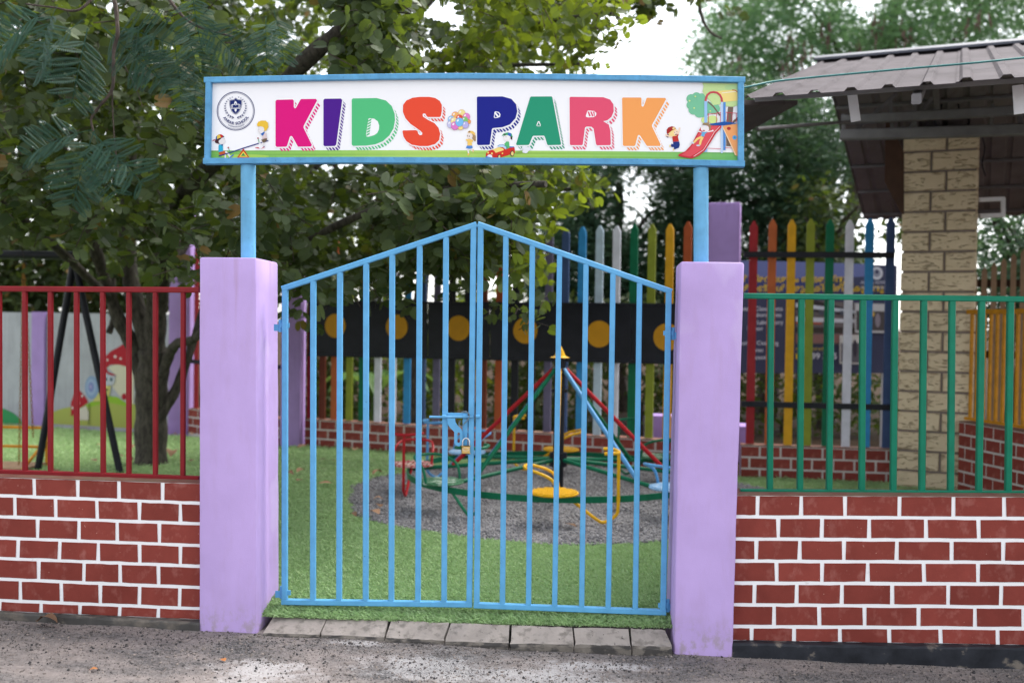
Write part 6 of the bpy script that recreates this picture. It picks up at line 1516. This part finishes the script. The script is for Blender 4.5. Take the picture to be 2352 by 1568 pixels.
limbs(fn, 'branch', [([top, q(120, -120, 5.7), q(240, -40, 5.3), q(265, 60, 5.2), q(262, 120, 5.2), q(258, 200, 5.15), q(226, 245, 5.15), q(208, 270, 5.15), q(214, 302, 5.15)], .016, .005),
    ([top, q(240, -140, 5.6), q(360, -40, 5.6), q(430, 50, 5.5), q(540, 85, 5.5)], .02, .005), ([q(258, 130, 5.55), q(262, 260, 5.6), q(266, 380, 5.6), q(287, 395, 5.55)], .005, .003),
    ([q(240, -40, 5.6), q(180, 20, 5.5), q(120, 20, 5.5), q(60, 10, 5.5)], .010, .004), ([q(285, 150, 5.7), q(312, 200, 5.8), q(325, 245, 5.8)], .004, .002), ([q(300, 165, 5.7), q(335, 172, 5.7), q(372, 176, 5.7)], .004, .002)], M['dark_bark'], 6, .01)

# ------------------------------------------------------------------ fallen leaves
LV = []
def dry_mesh(seed, curl):
    r = random.Random(seed); m = MB(); n = 7
    for i in range(n):
        t = i / (n - 1); w = .34 * math.sin(math.pi * (t * .92 + .04)) ** .8; y = t - .5; z = curl * (1 - (2 * y) ** 2) + r.uniform(-.02, .02)
        m.v += [(-w, y, z + curl * .25 * r.uniform(.4, 1.4)), (0, y + r.uniform(-.02, .02), z), (w, y, z + curl * .3 * r.uniform(.3, 1.3))]
    for i in range(n - 1): m.f += [(i * 3, i * 3 + 1, i * 3 + 4, i * 3 + 3), (i * 3 + 1, i * 3 + 2, i * 3 + 5, i * 3 + 4)]; m.c += [None, None]
    m.tube([(0, .5, 0.0), (0.02, .62, .02)], .012, 4); return m.mesh('fallen_leaf', M['dry_leaf'], smooth=True)
DRY = [dry_mesh(k, c) for k, c in enumerate((.12, .2, .3, .08))]
def fallen(x, y, Z, size, label, k=None, rz=None, mat=None, tilt=.15, group='fallen leaves on the ground'):
    p = atz(x, y, Z); o = bpy.data.objects.new('fallen_leaf', DRY[(k if k is not None else random.randrange(4)) % 4]); scene.collection.objects.link(o)
    if mat: o.data = o.data.copy(); o.data.materials[0] = mat
    o.location = p + Vector((0, 0, .012 * size / .1 + .004)); o.scale = (size,) * 3; o.rotation_euler = (random.uniform(-tilt, tilt), random.uniform(-tilt, tilt), rz if rz is not None else random.uniform(0, 6.28))
    return tag(o, label, 'leaf', group)
rzv = lambda x, y: float(road_z(*atz(x, y, -.02).xy))
fallen(108, 1436, rzv(108, 1436) + .01, .105, 'large curled brown leaf on the road below the left brick wall', 2, 1.5)
fallen(513, 1519, rzv(513, 1519), .040, 'small orange leaf lying flat on the road below the left pillar', 0, .6, M['orange_leaf'])
fallen(215, 1541, rzv(215, 1541), .034, 'small rusty leaf on the road at the lower left', 1, 2.0, M['orange_leaf'])
fallen(753, 1386, .09, .035, 'tiny red leaf under the bottom rail of the left gate leaf', 1, 1.0, M['orange_leaf'])
for x, y, s_, lb_ in ((862, 1181, .10, 'brown leaf on the gravel left of the roundabout, larger of a close pair'), (872, 1167, .09, 'thin pale leaf behind the larger brown leaf on the left of the gravel'), (1310, 1210, .10, 'tan leaf alone on the gravel in front of the yellow seat'), (812, 1187, .07, 'small leaf at the left rim of the gravel'), (868, 1150, .07, 'dark leaf on the gravel toward its back left')):
    fallen(x, y, .125, s_, lb_)
for x, y, lb_ in (
    (690, 1085, 'upper leaf of two between the first and second gate bars'),
    (688, 1106, 'lower leaf of two between the first and second gate bars'),
    (740, 1060, 'left leaf of a close pair behind the second gate bar'),
    (764, 1060, 'right leaf of a close pair behind the second gate bar'),
    (745, 1114, 'leaf on the turf below the close pair, between the second and third gate bars'),
    (867, 1091, 'leaf on the turf behind the fourth gate bar, by the gravel edge'),
    (664, 1095, 'leaf at the far left of the gateway, next to the hinge stile'),
    (816, 1036, 'leaf on the back turf near the long low brick wall, behind the third bar'),
    (695, 1029, 'leaf at the foot of the violet pillar behind the gate'),
    (918, 1075, 'leaf on the turf just behind the gravel, near the red seat'),
    (150, 1097, 'flat pale leaf between the legs of the swing, close to the red railing'),
    (300, 1060, 'leaf on the turf just left of the tree foot'),
    (240, 985, 'leaf against the painted toadstool wall, under the snail'),
    (215, 1060, 'leaf on the turf between the swing leg and the tree, nearer the road'),
    (275, 1050, "leaf on the turf midway between the swing's right leg and the tree"),
    (400, 1003, 'back leaf of two right of the tree, near the violet pillar'),
    (408, 1013, 'front leaf of two right of the tree, near the violet pillar'),
    (420, 1045, 'leaf on the turf right of the tree beside the gate pillar'),
    (436, 1000, 'small leaf at the foot of the low wall behind the tree'),
    (300, 1030, 'leaf behind and left of the tree trunk'),
    (440, 1060, 'leaf close to the gate pillar at the end of the red railing'),
    (175, 985, 'left leaf of two against the painted wall near the swing'),
    (195, 988, 'right leaf of two against the painted wall near the swing'),
    (128, 1090, "leaf right beside the foot of the swing's left leg"),
    (55, 1040, 'leaf under the hanging yellow bench'),
    (232, 1026, 'leaf behind the swing between its two legs'),
    (1050, 1040, 'leaf at the back of the gravel near the blue seat'),
    (936, 1120, 'leaf on the gravel under the red seat')):
    fallen(x, y, .118, random.uniform(.07, .13), 'dry ' + lb_, group='dry leaves scattered on the turf')
fallen(395, 1050, .13, .17, 'biggest brown leaf on the turf beside the foot of the tree trunk', 2)
